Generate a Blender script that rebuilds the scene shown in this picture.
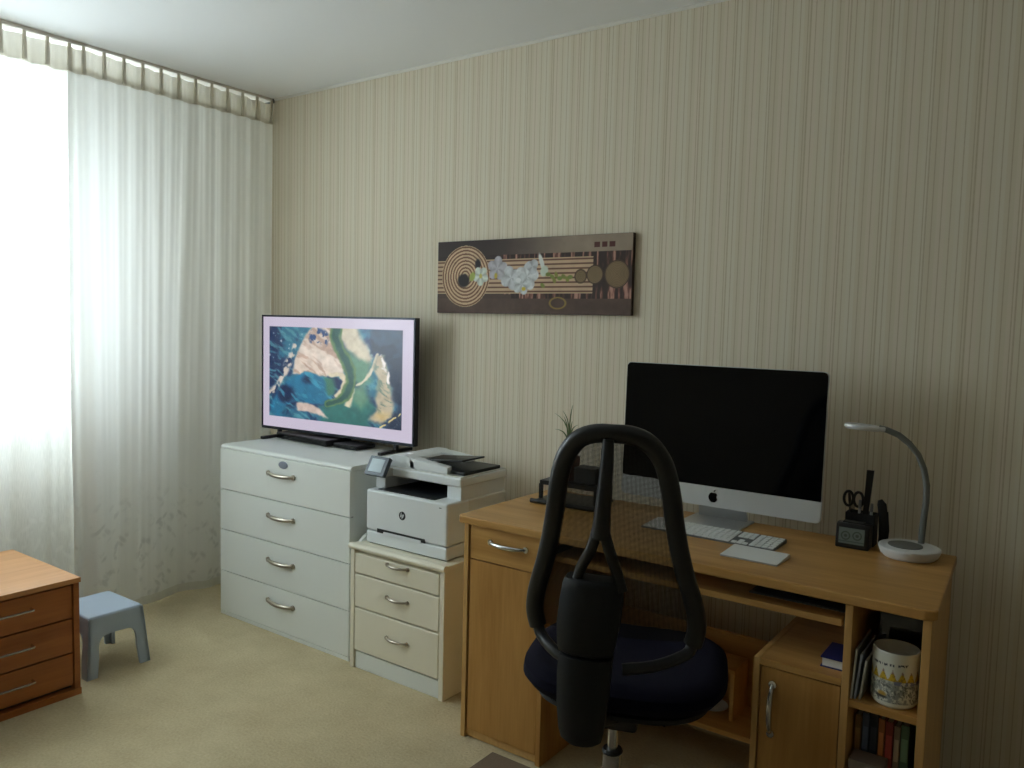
import bpy, bmesh, math, random
import numpy as np
from mathutils import Vector, Matrix

for o in list(bpy.data.objects):
    bpy.data.objects.remove(o)
scene = bpy.context.scene
COL = scene.collection
PI = math.pi
random.seed(4)
RNG = np.random.default_rng(7)

# ------------------------------------------------------------------ camera
cam_d = bpy.data.cameras.new('camera')
cam_d.sensor_fit = 'HORIZONTAL'
cam_d.sensor_width = 36.0
cam_d.lens = 799.93 / 1024 * 36.0
cam_d.clip_start = 0.05
cam = bpy.data.objects.new('camera', cam_d)
COL.objects.link(cam)
_yaw, _pitch, _roll = 0.621733, 0.074667, 0.024748
_fw = Vector((-math.sin(_yaw) * math.cos(_pitch), math.cos(_yaw) * math.cos(_pitch), -math.sin(_pitch)))
_rt = Vector((math.cos(_yaw), math.sin(_yaw), 0))
_up = _rt.cross(_fw)
_r2 = _rt * math.cos(_roll) + _up * math.sin(_roll)
_u2 = -_rt * math.sin(_roll) + _up * math.cos(_roll)
_m = Matrix((_r2, _u2, -_fw)).transposed().to_4x4()
_m.translation = Vector((3.501034, -2.690825, 1.37698))
cam.matrix_world = _m
scene.camera = cam

# ------------------------------------------------------------------ sky light
SKY = 13.0
w = bpy.data.worlds.new('overcast_sky')
w.use_nodes = True
w.node_tree.nodes['Background'].inputs[0].default_value = (0.90, 0.942, 1.0, 1)
w.node_tree.nodes['Background'].inputs[1].default_value = SKY
scene.world = w
# portal: only guides sampling of the sky through the window opening, it emits nothing
ld = bpy.data.lights.new('window_portal', 'AREA')
ld.shape = 'RECTANGLE'
ld.size = 2.2
ld.size_y = 1.42
ld.cycles.is_portal = True
lo_ = bpy.data.objects.new('window_portal', ld)
COL.objects.link(lo_)
lo_.location = (-0.42, -1.70, 1.57)
lo_.rotation_euler = (PI / 2, 0, -PI / 2)
scene.view_settings.view_transform = 'Standard'
scene.view_settings.look = 'None'
scene.view_settings.gamma = 1.0
scene.view_settings.use_curve_mapping = False
scene.view_settings.exposure = 0.55
scene.cycles.max_bounces = 10
scene.cycles.diffuse_bounces = 6
scene.cycles.transparent_max_bounces = 16
scene.cycles.transmission_bounces = 8
scene.cycles.sample_clamp_indirect = 6.0

# ------------------------------------------------------------------ helpers
def lin(c):
    c = np.asarray(c, float) / 255.0
    return np.where(c <= 0.04045, c / 12.92, ((c + 0.055) / 1.055) ** 2.4)


def rgba(c):
    l = lin(c)
    return (float(l[0]), float(l[1]), float(l[2]), 1.0)


class MB:
    """collects shapes into one bmesh, then links them as one mesh object"""

    def __init__(self):
        self.bm = bmesh.new()

    def _bev(self, geom, bev, seg):
        es = list({e for f in geom for e in f.edges})
        bmesh.ops.bevel(self.bm, geom=es, offset=bev, offset_type='OFFSET', segments=seg, profile=0.5, affect='EDGES', clamp_overlap=True)

    def box(self, x0, x1, y0, y1, z0, z1, bev=0, seg=2, M=None):
        x0, x1 = min(x0, x1), max(x0, x1); y0, y1 = min(y0, y1), max(y0, y1); z0, z1 = min(z0, z1), max(z0, z1)
        return self.hexa([(x0, y0, z0), (x1, y0, z0), (x1, y1, z0), (x0, y1, z0), (x0, y0, z1), (x1, y0, z1), (x1, y1, z1), (x0, y1, z1)], bev, seg, M)

    def hexa(self, pts, bev=0, seg=2, M=None):
        vs = [self.bm.verts.new(M @ Vector(p) if M else p) for p in pts]
        fs = [self.bm.faces.new([vs[i] for i in f]) for f in ((0, 3, 2, 1), (4, 5, 6, 7), (0, 1, 5, 4), (1, 2, 6, 5), (2, 3, 7, 6), (3, 0, 4, 7))]
        if bev:
            self._bev(fs, bev, seg)
        return self

    def prism(self, poly, axis, a0, a1, bev=0, seg=2, M=None):
        def P(u, v, a):
            q = {'x': (a, u, v), 'y': (u, a, v), 'z': (u, v, a)}[axis]
            return M @ Vector(q) if M else q
        A = [self.bm.verts.new(P(u, v, a0)) for u, v in poly]
        B = [self.bm.verts.new(P(u, v, a1)) for u, v in poly]
        n = len(poly)
        fs = [self.bm.faces.new(A), self.bm.faces.new(B[::-1])]
        for i in range(n):
            j = (i + 1) % n
            fs.append(self.bm.faces.new((A[j], A[i], B[i], B[j])))
        bmesh.ops.recalc_face_normals(self.bm, faces=fs)
        if bev:
            self._bev(fs, bev, seg)
        return self

    def tube(self, path, r, seg=12, closed=False, flat=1.0, caps=True):
        path = [Vector(p) for p in path]
        n = len(path)
        rs = r if isinstance(r, (list, tuple)) else [r] * n
        rings = []
        nrm = None
        for i, p in enumerate(path):
            a = path[(i - 1) % n] if (closed or i > 0) else p
            b = path[(i + 1) % n] if (closed or i < n - 1) else p
            t = (b - a).normalized()
            if nrm is None:
                ref = Vector((0, 0, 1)) if abs(t.z) < 0.9 else Vector((0, 1, 0))
                nrm = (ref - t * ref.dot(t)).normalized()
            else:
                nrm = (nrm - t * nrm.dot(t)).normalized()
            bn = t.cross(nrm)
            rings.append([self.bm.verts.new(p + nrm * (math.cos(2 * PI * k / seg) * rs[i]) + bn * (math.sin(2 * PI * k / seg) * rs[i] * flat)) for k in range(seg)])
        m = n if closed else n - 1
        for i in range(m):
            A, B = rings[i], rings[(i + 1) % n]
            for k in range(seg):
                self.bm.faces.new((A[k], A[(k + 1) % seg], B[(k + 1) % seg], B[k]))
        if not closed and caps:
            self.bm.faces.new(rings[0][::-1])
            self.bm.faces.new(rings[-1])
        return self

    def lathe(self, prof, c=(0, 0, 0), seg=36, M=None):
        rings = []
        for r, z in prof:
            if r < 1e-6:
                rings.append([self._v((c[0], c[1], c[2] + z), M)])
            else:
                rings.append([self._v((c[0] + r * math.cos(2 * PI * k / seg), c[1] + r * math.sin(2 * PI * k / seg), c[2] + z), M) for k in range(seg)])
        for A, B in zip(rings[:-1], rings[1:]):
            for k in range(seg):
                j = (k + 1) % seg
                if len(A) == 1 and len(B) == 1:
                    continue
                if len(A) == 1:
                    self.bm.faces.new((A[0], B[j], B[k]))
                elif len(B) == 1:
                    self.bm.faces.new((A[k], A[j], B[0]))
                else:
                    self.bm.faces.new((A[k], A[j], B[j], B[k]))
        return self

    def _v(self, p, M):
        return self.bm.verts.new(M @ Vector(p) if M else p)

    def grid(self, P):
        """P: rows of points"""
        V = [[self.bm.verts.new(p) for p in row] for row in P]
        for i in range(len(V) - 1):
            for j in range(len(V[0]) - 1):
                self.bm.faces.new((V[i][j], V[i][j + 1], V[i + 1][j + 1], V[i + 1][j]))
        return self

    def build(self, name, mat, parent=None, origin=None, sharp=38, recalc=True):
        bm = self.bm
        if recalc:
            bmesh.ops.recalc_face_normals(bm, faces=bm.faces)
        if origin is None and parent is not None:
            origin = parent.get('_org')
        if origin is not None:
            bmesh.ops.translate(bm, verts=bm.verts, vec=-Vector(origin))
        me = bpy.data.meshes.new(name)
        bm.to_mesh(me)
        bm.free()
        return link(name, me, mat, parent, sharp, origin if parent is None else None)


def link(name, me, mat, parent=None, sharp=38, loc=None):
    if sharp:
        me.shade_smooth()
        me.set_sharp_from_angle(angle=math.radians(sharp))
    if mat is not None:
        me.materials.append(mat)
    o = bpy.data.objects.new(name, me)
    COL.objects.link(o)
    if sharp and sharp < 90:
        wn = o.modifiers.new('weighted_normal', 'WEIGHTED_NORMAL')
        wn.keep_sharp = True
    if parent is not None:
        o.parent = parent
    elif loc is not None:
        o.location = loc
    return o


def tag(o, label, cat, group=None):
    o['label'] = label
    o['category'] = cat
    if group:
        o['group'] = group
    return o


ROOTS = []


def thing(name, label, cat, loc=(0, 0, 0), rotz=0.0, group=None, world=True):
    """Empty at the base. world=True: parts are given in world coordinates (unrotated); otherwise local."""
    o = bpy.data.objects.new(name, None)
    o.empty_display_size = 0.05
    COL.objects.link(o)
    o.location = loc
    o.rotation_euler = (0, 0, rotz)
    tag(o, label, cat, group)
    o['_org'] = list(loc) if world else [0.0, 0.0, 0.0]
    ROOTS.append(o)
    return o


def sub(part, root):
    """give a part the frame of its thing so that sub-parts can be built on it"""
    part['_org'] = root['_org']
    ROOTS.append(part)
    return part


def struct(o):
    o['kind'] = 'structure'
    return o


def color_grid(name, origin, U, V, nu, nv, fn, mat, parent=None):
    """flat print: a grid of nu x nv quads spanned by U, V with a colour per vertex from fn(a, b) (sRGB 0-255)"""
    a, b = np.meshgrid(np.linspace(0, 1, nu + 1), np.linspace(0, 1, nv + 1))
    O, U, V = np.array(origin), np.array(U), np.array(V)
    co = O + a[..., None] * U + b[..., None] * V
    co = co.reshape(-1, 3)
    idx = np.arange((nu + 1) * (nv + 1)).reshape(nv + 1, nu + 1)
    q = np.stack([idx[:-1, :-1], idx[:-1, 1:], idx[1:, 1:], idx[1:, :-1]], -1).reshape(-1, 4)
    if np.dot(np.cross(U, V), np.array(mat_dir)) < 0:
        q = q[:, ::-1]
    me = bpy.data.meshes.new(name)
    me.from_pydata(co.tolist(), [], q.tolist())
    c = lin(np.clip(fn(a, b), 0, 255)).reshape(-1, 3)
    at = me.color_attributes.new('Col', 'FLOAT_COLOR', 'POINT')
    at.data.foreach_set('color', np.concatenate([c, np.ones((len(c), 1))], 1).astype(np.float32).ravel())
    return link(name, me, mat, parent, None)


mat_dir = (0, -1, 0)


def hash_noise(x, y, seed=0):
    """smooth value noise on arrays"""
    xi, yi = np.floor(x).astype(int), np.floor(y).astype(int)
    xf, yf = x - xi, y - yi
    def h(i, j):
        n = (i * 374761393 + j * 668265263 + seed * 1442695041) & 0x7fffffff
        n = ((n ^ (n >> 13)) * 1274126177) & 0x7fffffff
        return ((n ^ (n >> 16)) & 0xffff) / 65535.0
    u, v = xf * xf * (3 - 2 * xf), yf * yf * (3 - 2 * yf)
    return (h(xi, yi) * (1 - u) + h(xi + 1, yi) * u) * (1 - v) + (h(xi, yi + 1) * (1 - u) + h(xi + 1, yi + 1) * u) * v


def fbm(x, y, seed=0, oct=4):
    s, a, t = 0, 1, 0
    for k in range(oct):
        s = s + a * hash_noise(x * 2 ** k, y * 2 ** k, seed + k)
        t += a
        a *= 0.5
    return s / t


def sm(e0, e1, x):
    t = np.clip((x - e0) / (e1 - e0), 0, 1)
    return t * t * (3 - 2 * t)


def mixc(c, d, m):
    return c * (1 - m[..., None]) + np.array(d, float) * m[..., None]


# ------------------------------------------------------------------ materials
def newmat(name):
    m = bpy.data.materials.new(name)
    m.use_nodes = True
    nt = m.node_tree
    return m, nt, nt.nodes['Principled BSDF'], nt.nodes['Material Output']


def mat(name, col, rough=0.5, metal=0.0, spec=0.5, bump=None, coat=0.0, vary=0.0):
    m, nt, b, out = newmat(name)
    b.inputs['Base Color'].default_value = rgba(col)
    b.inputs['Roughness'].default_value = rough
    b.inputs['Metallic'].default_value = metal
    b.inputs['Specular IOR Level'].default_value = spec
    b.inputs['Coat Weight'].default_value = coat
    if bump or vary:
        tc = nt.nodes.new('ShaderNodeTexCoord')
        nz = nt.nodes.new('ShaderNodeTexNoise')
        nz.inputs['Scale'].default_value = bump[0] if bump else 20
        nz.inputs['Detail'].default_value = 4
        nt.links.new(tc.outputs['Object'], nz.inputs['Vector'])
        if bump:
            bp = nt.nodes.new('ShaderNodeBump')
            bp.inputs['Strength'].default_value = bump[1]
            bp.inputs['Distance'].default_value = 0.002
            nt.links.new(nz.outputs['Fac'], bp.inputs['Height'])
            nt.links.new(bp.outputs['Normal'], b.inputs['Normal'])
        if vary:
            mx = nt.nodes.new('ShaderNodeMix'); mx.data_type = 'RGBA'
            c = np.array(col, float)
            mx.inputs['A'].default_value = rgba(np.clip(c * (1 - vary), 0, 255))
            mx.inputs['B'].default_value = rgba(np.clip(c * (1 + vary), 0, 255))
            nt.links.new(nz.outputs['Fac'], mx.inputs['Factor'])
            nt.links.new(mx.outputs['Result'], b.inputs['Base Color'])
    return m


def wood(name, c_dark, c_light, axis='x', rough=0.42, scale=1.0):
    m, nt, b, out = newmat(name)
    tc = nt.nodes.new('ShaderNodeTexCoord')
    mp = nt.nodes.new('ShaderNodeMapping')
    s = {'x': (1.2, 16, 16), 'y': (16, 1.2, 16), 'z': (16, 16, 1.2)}[axis]
    mp.inputs['Scale'].default_value = [k * scale for k in s]
    nt.links.new(tc.outputs['Object'], mp.inputs['Vector'])
    n1 = nt.nodes.new('ShaderNodeTexNoise'); n1.inputs['Scale'].default_value = 1.0; n1.inputs['Detail'].default_value = 5; n1.inputs['Roughness'].default_value = 0.6
    n1.inputs['Distortion'].default_value = 0.6
    nt.links.new(mp.outputs['Vector'], n1.inputs['Vector'])
    n2 = nt.nodes.new('ShaderNodeTexNoise'); n2.inputs['Scale'].default_value = 7.0; n2.inputs['Detail'].default_value = 3
    nt.links.new(mp.outputs['Vector'], n2.inputs['Vector'])
    ad = nt.nodes.new('ShaderNodeMath'); ad.operation = 'MULTIPLY_ADD'; ad.inputs[1].default_value = 0.3
    nt.links.new(n2.outputs['Fac'], ad.inputs[0]); nt.links.new(n1.outputs['Fac'], ad.inputs[2])
    rp = nt.nodes.new('ShaderNodeValToRGB')
    rp.color_ramp.elements[0].position = 0.45; rp.color_ramp.elements[0].color = rgba(c_dark)
    rp.color_ramp.elements[1].position = 0.85; rp.color_ramp.elements[1].color = rgba(c_light)
    nt.links.new(ad.outputs[0], rp.inputs['Fac'])
    nt.links.new(rp.outputs['Color'], b.inputs['Base Color'])
    b.inputs['Roughness'].default_value = rough
    return m


def colmat(name, rough=0.6, emit=0.0):
    m, nt, b, out = newmat(name)
    at = nt.nodes.new('ShaderNodeAttribute'); at.attribute_name = 'Col'
    if emit:
        b.inputs['Base Color'].default_value = (0.01, 0.01, 0.01, 1)
        nt.links.new(at.outputs['Color'], b.inputs['Emission Color'])
        b.inputs['Emission Strength'].default_value = emit
    else:
        nt.links.new(at.outputs['Color'], b.inputs['Base Color'])
    b.inputs['Roughness'].default_value = rough
    return m


def wallpaper():
    m, nt, b, out = newmat('striped_wallpaper')
    N, L = nt.nodes.new, nt.links.new
    tc = N('ShaderNodeTexCoord'); sx = N('ShaderNodeSeparateXYZ')
    L(tc.outputs['Object'], sx.inputs[0])
    def math_(op, a, bb=None):
        n = N('ShaderNodeMath'); n.operation = op
        for i, v in enumerate((a, bb)):
            if v is None: continue
            if isinstance(v, (int, float)): n.inputs[i].default_value = v
            else: L(v, n.inputs[i])
        return n.outputs[0]
    x = sx.outputs['X']
    cell = math_('FRACT', math_('DIVIDE', x, 0.0245))
    line = math_('COMPARE', cell, 0.5); line.node.inputs[2].default_value = 0.065
    cell2 = math_('FRACT', math_('DIVIDE', x, 0.0245 * 5))
    line2 = math_('COMPARE', cell2, 0.17); line2.node.inputs[2].default_value = 0.018
    wide = math_('FRACT', math_('DIVIDE', x, 0.098))
    rp = N('ShaderNodeValToRGB'); rp.color_ramp.interpolation = 'CONSTANT'
    cols = [(0.0, (229, 220, 199)), (0.25, (231, 223, 204)), (0.5, (226, 216, 194)), (0.75, (231, 220, 201))]
    els = rp.color_ramp.elements
    els[0].position, els[0].color = cols[0][0], rgba(cols[0][1])
    els[1].position, els[1].color = cols[1][0], rgba(cols[1][1])
    for p_, c_ in cols[2:]:
        e = els.new(p_); e.color = rgba(c_)
    L(wide, rp.inputs['Fac'])
    mx = N('ShaderNodeMix'); mx.data_type = 'RGBA'; L(rp.outputs['Color'], mx.inputs['A'])
    mx.inputs['B'].default_value = rgba((194, 177, 146))
    nz = N('ShaderNodeTexNoise'); nz.inputs['Scale'].default_value = 60
    L(tc.outputs['Object'], nz.inputs['Vector'])
    fac = math_('MULTIPLY', math_('MAXIMUM', line, line2), math_('MULTIPLY_ADD', nz.outputs['Fac'], 0.55))
    fac.node.inputs[1].links[0].from_node.inputs[2].default_value = 0.35
    L(fac, mx.inputs['Factor'])
    L(mx.outputs['Result'], b.inputs['Base Color'])
    b.inputs['Roughness'].default_value = 0.75
    b.inputs['Specular IOR Level'].default_value = 0.25
    return m


def carpet():
    m, nt, b, out = newmat('beige_carpet')
    N, L = nt.nodes.new, nt.links.new
    tc = N('ShaderNodeTexCoord')
    n1 = N('ShaderNodeTexNoise'); n1.inputs['Scale'].default_value = 5; n1.inputs['Detail'].default_value = 6; n1.inputs['Roughness'].default_value = 0.65
    n2 = N('ShaderNodeTexNoise'); n2.inputs['Scale'].default_value = 110; n2.inputs['Detail'].default_value = 3
    for n in (n1, n2): L(tc.outputs['Object'], n.inputs['Vector'])
    rp = N('ShaderNodeValToRGB')
    rp.color_ramp.elements[0].position = 0.2; rp.color_ramp.elements[0].color = rgba((180, 164, 128))
    rp.color_ramp.elements[1].position = 0.8; rp.color_ramp.elements[1].color = rgba((206, 192, 156))
    mx = N('ShaderNodeMath'); mx.operation = 'MULTIPLY_ADD'; mx.inputs[1].default_value = 0.8
    sb = N('ShaderNodeMath'); sb.operation = 'SUBTRACT'; sb.inputs[1].default_value = 0.5
    L(n2.outputs['Fac'], sb.inputs[0]); L(sb.outputs[0], mx.inputs[0]); L(n1.outputs['Fac'], mx.inputs[2])
    L(mx.outputs[0], rp.inputs['Fac']); L(rp.outputs['Color'], b.inputs['Base Color'])
    bp = N('ShaderNodeBump'); bp.inputs['Strength'].default_value = 0.6; bp.inputs['Distance'].default_value = 0.004
    L(n2.outputs['Fac'], bp.inputs['Height']); L(bp.outputs['Normal'], b.inputs['Normal'])
    b.inputs['Roughness'].default_value = 0.95
    b.inputs['Specular IOR Level'].default_value = 0.1
    b.inputs['Sheen Weight'].default_value = 0.2
    return m


def sheer(name, clear, col, lace=False, trans=0.5):
    """thin woven fabric: lets part of the light straight through, scatters the rest to both sides"""
    m, nt, b, out = newmat(name)
    N, L = nt.nodes.new, nt.links.new
    nt.nodes.remove(b)
    tc = N('ShaderNodeTexCoord')
    df = N('ShaderNodeBsdfDiffuse'); df.inputs['Color'].default_value = rgba(col)
    tl = N('ShaderNodeBsdfTranslucent'); tl.inputs['Color'].default_value = rgba(col)
    ms = N('ShaderNodeMixShader'); ms.inputs['Fac'].default_value = trans
    L(df.outputs[0], ms.inputs[1]); L(tl.outputs[0], ms.inputs[2])
    tr = N('ShaderNodeBsdfTransparent')
    mt = N('ShaderNodeMixShader')
    L(ms.outputs[0], mt.inputs[1]); L(tr.outputs[0], mt.inputs[2])
    mp = N('ShaderNodeMapping'); mp.inputs['Scale'].default_value = (1, 420, 25)
    L(tc.outputs['Object'], mp.inputs['Vector'])
    nz = N('ShaderNodeTexNoise'); nz.inputs['Scale'].default_value = 1; nz.inputs['Detail'].default_value = 2
    L(mp.outputs['Vector'], nz.inputs['Vector'])
    mr = N('ShaderNodeMapRange'); mr.inputs['From Min'].default_value = 0.3; mr.inputs['From Max'].default_value = 0.7
    mr.inputs['To Min'].default_value = clear * .8; mr.inputs['To Max'].default_value = clear * 1.2
    L(nz.outputs['Fac'], mr.inputs['Value'])
    fac = mr.outputs['Result']
    if lace:
        # leaf sprigs woven thicker into the lower half metre
        at = N('ShaderNodeAttribute'); at.attribute_name = 'lace'
        sx = N('ShaderNodeSeparateXYZ'); L(at.outputs['Vector'], sx.inputs[0])
        outs = []
        for rot, off in ((0.75, 0.0), (-0.65, 3.3)):
            wn_ = N('ShaderNodeTexNoise'); wn_.inputs['Scale'].default_value = 9
            L(at.outputs['Vector'], wn_.inputs['Vector'])
            va = N('ShaderNodeVectorMath'); va.operation = 'MULTIPLY_ADD'; va.inputs[1].default_value = (0, .05, .05)
            L(wn_.outputs['Color'], va.inputs[0]); L(at.outputs['Vector'], va.inputs[2])
            vm = N('ShaderNodeMapping'); vm.inputs['Scale'].default_value = (1, 34, 15); vm.inputs['Location'].default_value = (0, off, off)
            vr = N('ShaderNodeVectorRotate'); vr.rotation_type = 'X_AXIS'; vr.inputs['Angle'].default_value = rot
            L(va.outputs['Vector'], vr.inputs['Vector']); L(vr.outputs['Vector'], vm.inputs['Vector'])
            vo = N('ShaderNodeTexVoronoi'); vo.inputs['Scale'].default_value = 1.0; vo.inputs['Randomness'].default_value = 0.85
            L(vm.outputs['Vector'], vo.inputs['Vector'])
            cr = N('ShaderNodeMapRange'); cr.inputs['From Min'].default_value = 0.22; cr.inputs['From Max'].default_value = 0.42
            cr.inputs['To Min'].default_value = 1; cr.inputs['To Max'].default_value = 0
            L(vo.outputs['Distance'], cr.inputs['Value'])
            outs.append(cr)
        mxm = N('ShaderNodeMath'); mxm.operation = 'MAXIMUM'
        L(outs[0].outputs['Result'], mxm.inputs[0]); L(outs[1].outputs['Result'], mxm.inputs[1])
        big = N('ShaderNodeTexNoise'); big.inputs['Scale'].default_value = 11
        L(at.outputs['Vector'], big.inputs['Vector'])
        bg = N('ShaderNodeMapRange'); bg.inputs['From Min'].default_value = 0.45; bg.inputs['From Max'].default_value = 0.55
        L(big.outputs['Fac'], bg.inputs['Value'])
        cr = N('ShaderNodeMath'); cr.operation = 'MULTIPLY'
        L(mxm.outputs[0], cr.inputs[0]); L(bg.outputs['Result'], cr.inputs[1])
        hz = N('ShaderNodeMapRange'); hz.inputs['From Min'].default_value = 0.42; hz.inputs['From Max'].default_value = 0.62
        hz.inputs['To Min'].default_value = 1; hz.inputs['To Max'].default_value = 0
        L(sx.outputs['Z'], hz.inputs['Value'])
        pr = N('ShaderNodeMath'); pr.operation = 'MULTIPLY'
        L(cr.outputs[0], pr.inputs[0]); L(hz.outputs['Result'], pr.inputs[1])
        inv = N('ShaderNodeMath'); inv.operation = 'MULTIPLY_ADD'; inv.inputs[1].default_value = -0.75; inv.inputs[2].default_value = 1.0
        L(pr.outputs[0], inv.inputs[0])
        cm = N('ShaderNodeMix'); cm.data_type = 'RGBA'; cm.inputs['A'].default_value = rgba(col); cm.inputs['B'].default_value = rgba(tuple(v * .92 for v in col))
        L(pr.outputs[0], cm.inputs['Factor']); L(cm.outputs['Result'], df.inputs['Color']); L(cm.outputs['Result'], tl.inputs['Color'])
        f2 = N('ShaderNodeMath'); f2.operation = 'MULTIPLY'
        L(fac, f2.inputs[0]); L(inv.outputs[0], f2.inputs[1])
        fac = f2.outputs[0]
    L(fac, mt.inputs['Fac'])
    L(mt.outputs[0], out.inputs['Surface'])
    return m


def clear_glass(name, tint=(235, 240, 240), refl=0.06):
    m, nt, b, out = newmat(name)
    nt.nodes.remove(b)
    tr = nt.nodes.new('ShaderNodeBsdfTransparent'); tr.inputs[0].default_value = rgba(tint)
    gl = nt.nodes.new('ShaderNodeBsdfGlossy'); gl.inputs['Roughness'].default_value = 0.02
    mx = nt.nodes.new('ShaderNodeMixShader'); mx.inputs[0].default_value = refl
    nt.links.new(tr.outputs[0], mx.inputs[1]); nt.links.new(gl.outputs[0], mx.inputs[2])
    nt.links.new(mx.outputs[0], out.inputs['Surface'])
    return m


def net(name, col, scale=330.0, thr=0.0):
    """fine woven mesh with open holes"""
    m, nt, b, out = newmat(name)
    N, L = nt.nodes.new, nt.links.new
    b.inputs['Base Color'].default_value = rgba(col)
    b.inputs['Roughness'].default_value = 0.7
    tc = N('ShaderNodeTexCoord')
    sx = N('ShaderNodeSeparateXYZ'); L(tc.outputs['Object'], sx.inputs[0])
    def mth(op, a, bb=None):
        n = N('ShaderNodeMath'); n.operation = op
        for i, v in enumerate((a, bb)):
            if v is None: continue
            if isinstance(v, (int, float)): n.inputs[i].default_value = v
            else: L(v, n.inputs[i])
        return n.outputs[0]
    s1 = mth('SINE', mth('MULTIPLY', mth('ADD', sx.outputs['X'], sx.outputs['Z']), 2 * PI / 0.0055))
    s2 = mth('SINE', mth('MULTIPLY', mth('SUBTRACT', sx.outputs['X'], sx.outputs['Z']), 2 * PI / 0.0055))
    hole = mth('GREATER_THAN', mth('MULTIPLY', s1, s2), thr)
    tr = N('ShaderNodeBsdfTransparent')
    mx = N('ShaderNodeMixShader')
    L(hole, mx.inputs[0]); L(b.outputs[0], mx.inputs[1]); L(tr.outputs[0], mx.inputs[2])
    L(mx.outputs[0], out.inputs['Surface'])
    return m


M = {}
M['wallpaper'] = wallpaper()
M['carpet'] = carpet()
M['ceiling'] = mat('ceiling_paint', (243, 245, 247), 0.9, spec=0.2, bump=(120, 0.1))
M['plain_wall'] = mat('plain_wall_paint', (232, 230, 222), 0.85, spec=0.2)
M['far_wall'] = mat('far_wall_paper', (146, 137, 120), 0.85, spec=0.2)
M['trimwhite'] = mat('trim_white', (232, 230, 222), 0.5)
M['pvc'] = mat('window_pvc', (236, 238, 238), 0.35)
M['stone'] = mat('sill_stone', (214, 210, 200), 0.4, vary=0.06)
M['glass'] = clear_glass('window_glass')
M['sheer'] = sheer('sheer_curtain_fabric', 0.30, (240, 240, 236), lace=True)
M['dense'] = sheer('dense_curtain_fabric', 0.015, (240, 240, 236), lace=True, trans=0.17)
M['sheerhead'] = sheer('curtain_header_tape', 0.10, (222, 216, 202), trans=0.25)
M['hem'] = sheer('curtain_hem', 0.12, (238, 236, 226))
M['rail'] = mat('rail_white', (226, 222, 214), 0.5)
M['chestwhite'] = mat('white_lacquer', (228, 232, 228), 0.38, bump=(60, 0.03))
M['cream'] = mat('cream_lacquer', (232, 226, 206), 0.42, bump=(60, 0.03))
M['gap'] = mat('gap_shade', (70, 68, 62), 0.8)  # dark grey standing in for the shade behind drawer and door gaps
M['nickel'] = mat('brushed_nickel', (178, 170, 158), 0.28, metal=1.0)
M['chrome'] = mat('satin_chrome', (205, 207, 208), 0.22, metal=1.0)
M['beech_x'] = wood('beech_grain_along', (176, 128, 64), (206, 160, 94), 'x', 0.36)
M['beech_z'] = wood('beech_grain_upright', (172, 122, 58), (202, 152, 84), 'z', 0.42)
M['beech_y'] = wood('beech_grain_deep', (170, 118, 54), (200, 148, 80), 'y', 0.42)
M['edge'] = wood('beech_edge', (190, 146, 84), (214, 170, 106), 'z', 0.4)
M['alder_top_sheen'] = wood('alder_grain_top_sheen', (190, 130, 76), (214, 160, 106), 'y', 0.3)  # lighter copy of the front alder, window sheen put into the colour
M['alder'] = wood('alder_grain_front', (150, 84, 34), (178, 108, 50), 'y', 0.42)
M['black'] = mat('black_plastic', (20, 20, 22), 0.38)
M['blackmatte'] = mat('black_matte', (24, 24, 25), 0.65, bump=(90, 0.1))
M['blackgloss'] = mat('black_gloss', (4, 5, 8), 0.06, spec=0.25)
M['bezel'] = mat('dark_metal_bezel', (48, 52, 60), 0.32, metal=0.6)
M['printerwhite'] = mat('printer_white', (226, 231, 233), 0.4)
M['printerside'] = mat('printer_side_white', (216, 218, 214), 0.45)
M['printerdark'] = mat('printer_black', (26, 29, 33), 0.42)
M['panelgrey'] = mat('panel_grey', (80, 92, 104), 0.35)
M['alu'] = mat('aluminium', (206, 208, 210), 0.32, metal=0.75)
M['alulight'] = mat('silver_chin', (208, 212, 214), 0.35, metal=0.3)
M['keywhite'] = mat('white_keys', (232, 234, 232), 0.45)
M['grey'] = mat('mid_grey', (112, 114, 112), 0.5)
M['neck'] = mat('neck_grey', (118, 120, 116), 0.5)
M['lampwhite'] = mat('lamp_white', (226, 228, 230), 0.35)
M['stool'] = mat('blue_grey_plastic', (172, 187, 204), 0.45, bump=(220, 0.12))
M['seatblue'] = mat('dark_blue_fabric', (6, 6, 28), 0.9, spec=0.2, bump=(350, 0.4))
M['chairplastic'] = mat('chair_plastic', (25, 27, 30), 0.55, spec=0.3, bump=(160, 0.15))
M['chairtube'] = mat('chair_tube', (20, 23, 27), 0.38)
M['net'] = net('chair_net', (14, 14, 16), thr=0.22)
M['rug'] = mat('brown_mat', (124, 108, 92), 0.95, spec=0.1, bump=(280, 0.5), vary=0.12)
M['redwood'] = mat('red_brown_pot', (98, 40, 26), 0.5, vary=0.1)
M['leaf'] = mat('leaf_green', (92, 118, 66), 0.5, vary=0.15)
M['paper'] = mat('paper_white', (226, 226, 220), 0.8)
M['ceramic'] = mat('mug_ceramic', (226, 224, 212), 0.25)
M['boxgrey'] = mat('grey_card_box', (132, 118, 106), 0.8)
M['print'] = colmat('canvas_print', 0.7)
M['mugprint'] = colmat('mug_print', 0.3)
M['clockface'] = colmat('clock_face', 0.25)
M['badge'] = mat('badge_silver', (150, 158, 176), 0.3, metal=0.6)
M['screen'] = colmat('tv_picture', 0.25, emit=0.6)
M['lcd'] = mat('panel_lcd', (170, 188, 196), 0.3)

# ------------------------------------------------------------------ room shell
RX1, RY0, RH = 4.5, -3.7, 2.5
WX = -0.30          # inner face of the window wall
WY0, WY1, WZ0, WZ1 = -2.65, -0.72, 0.90, 2.24

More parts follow.
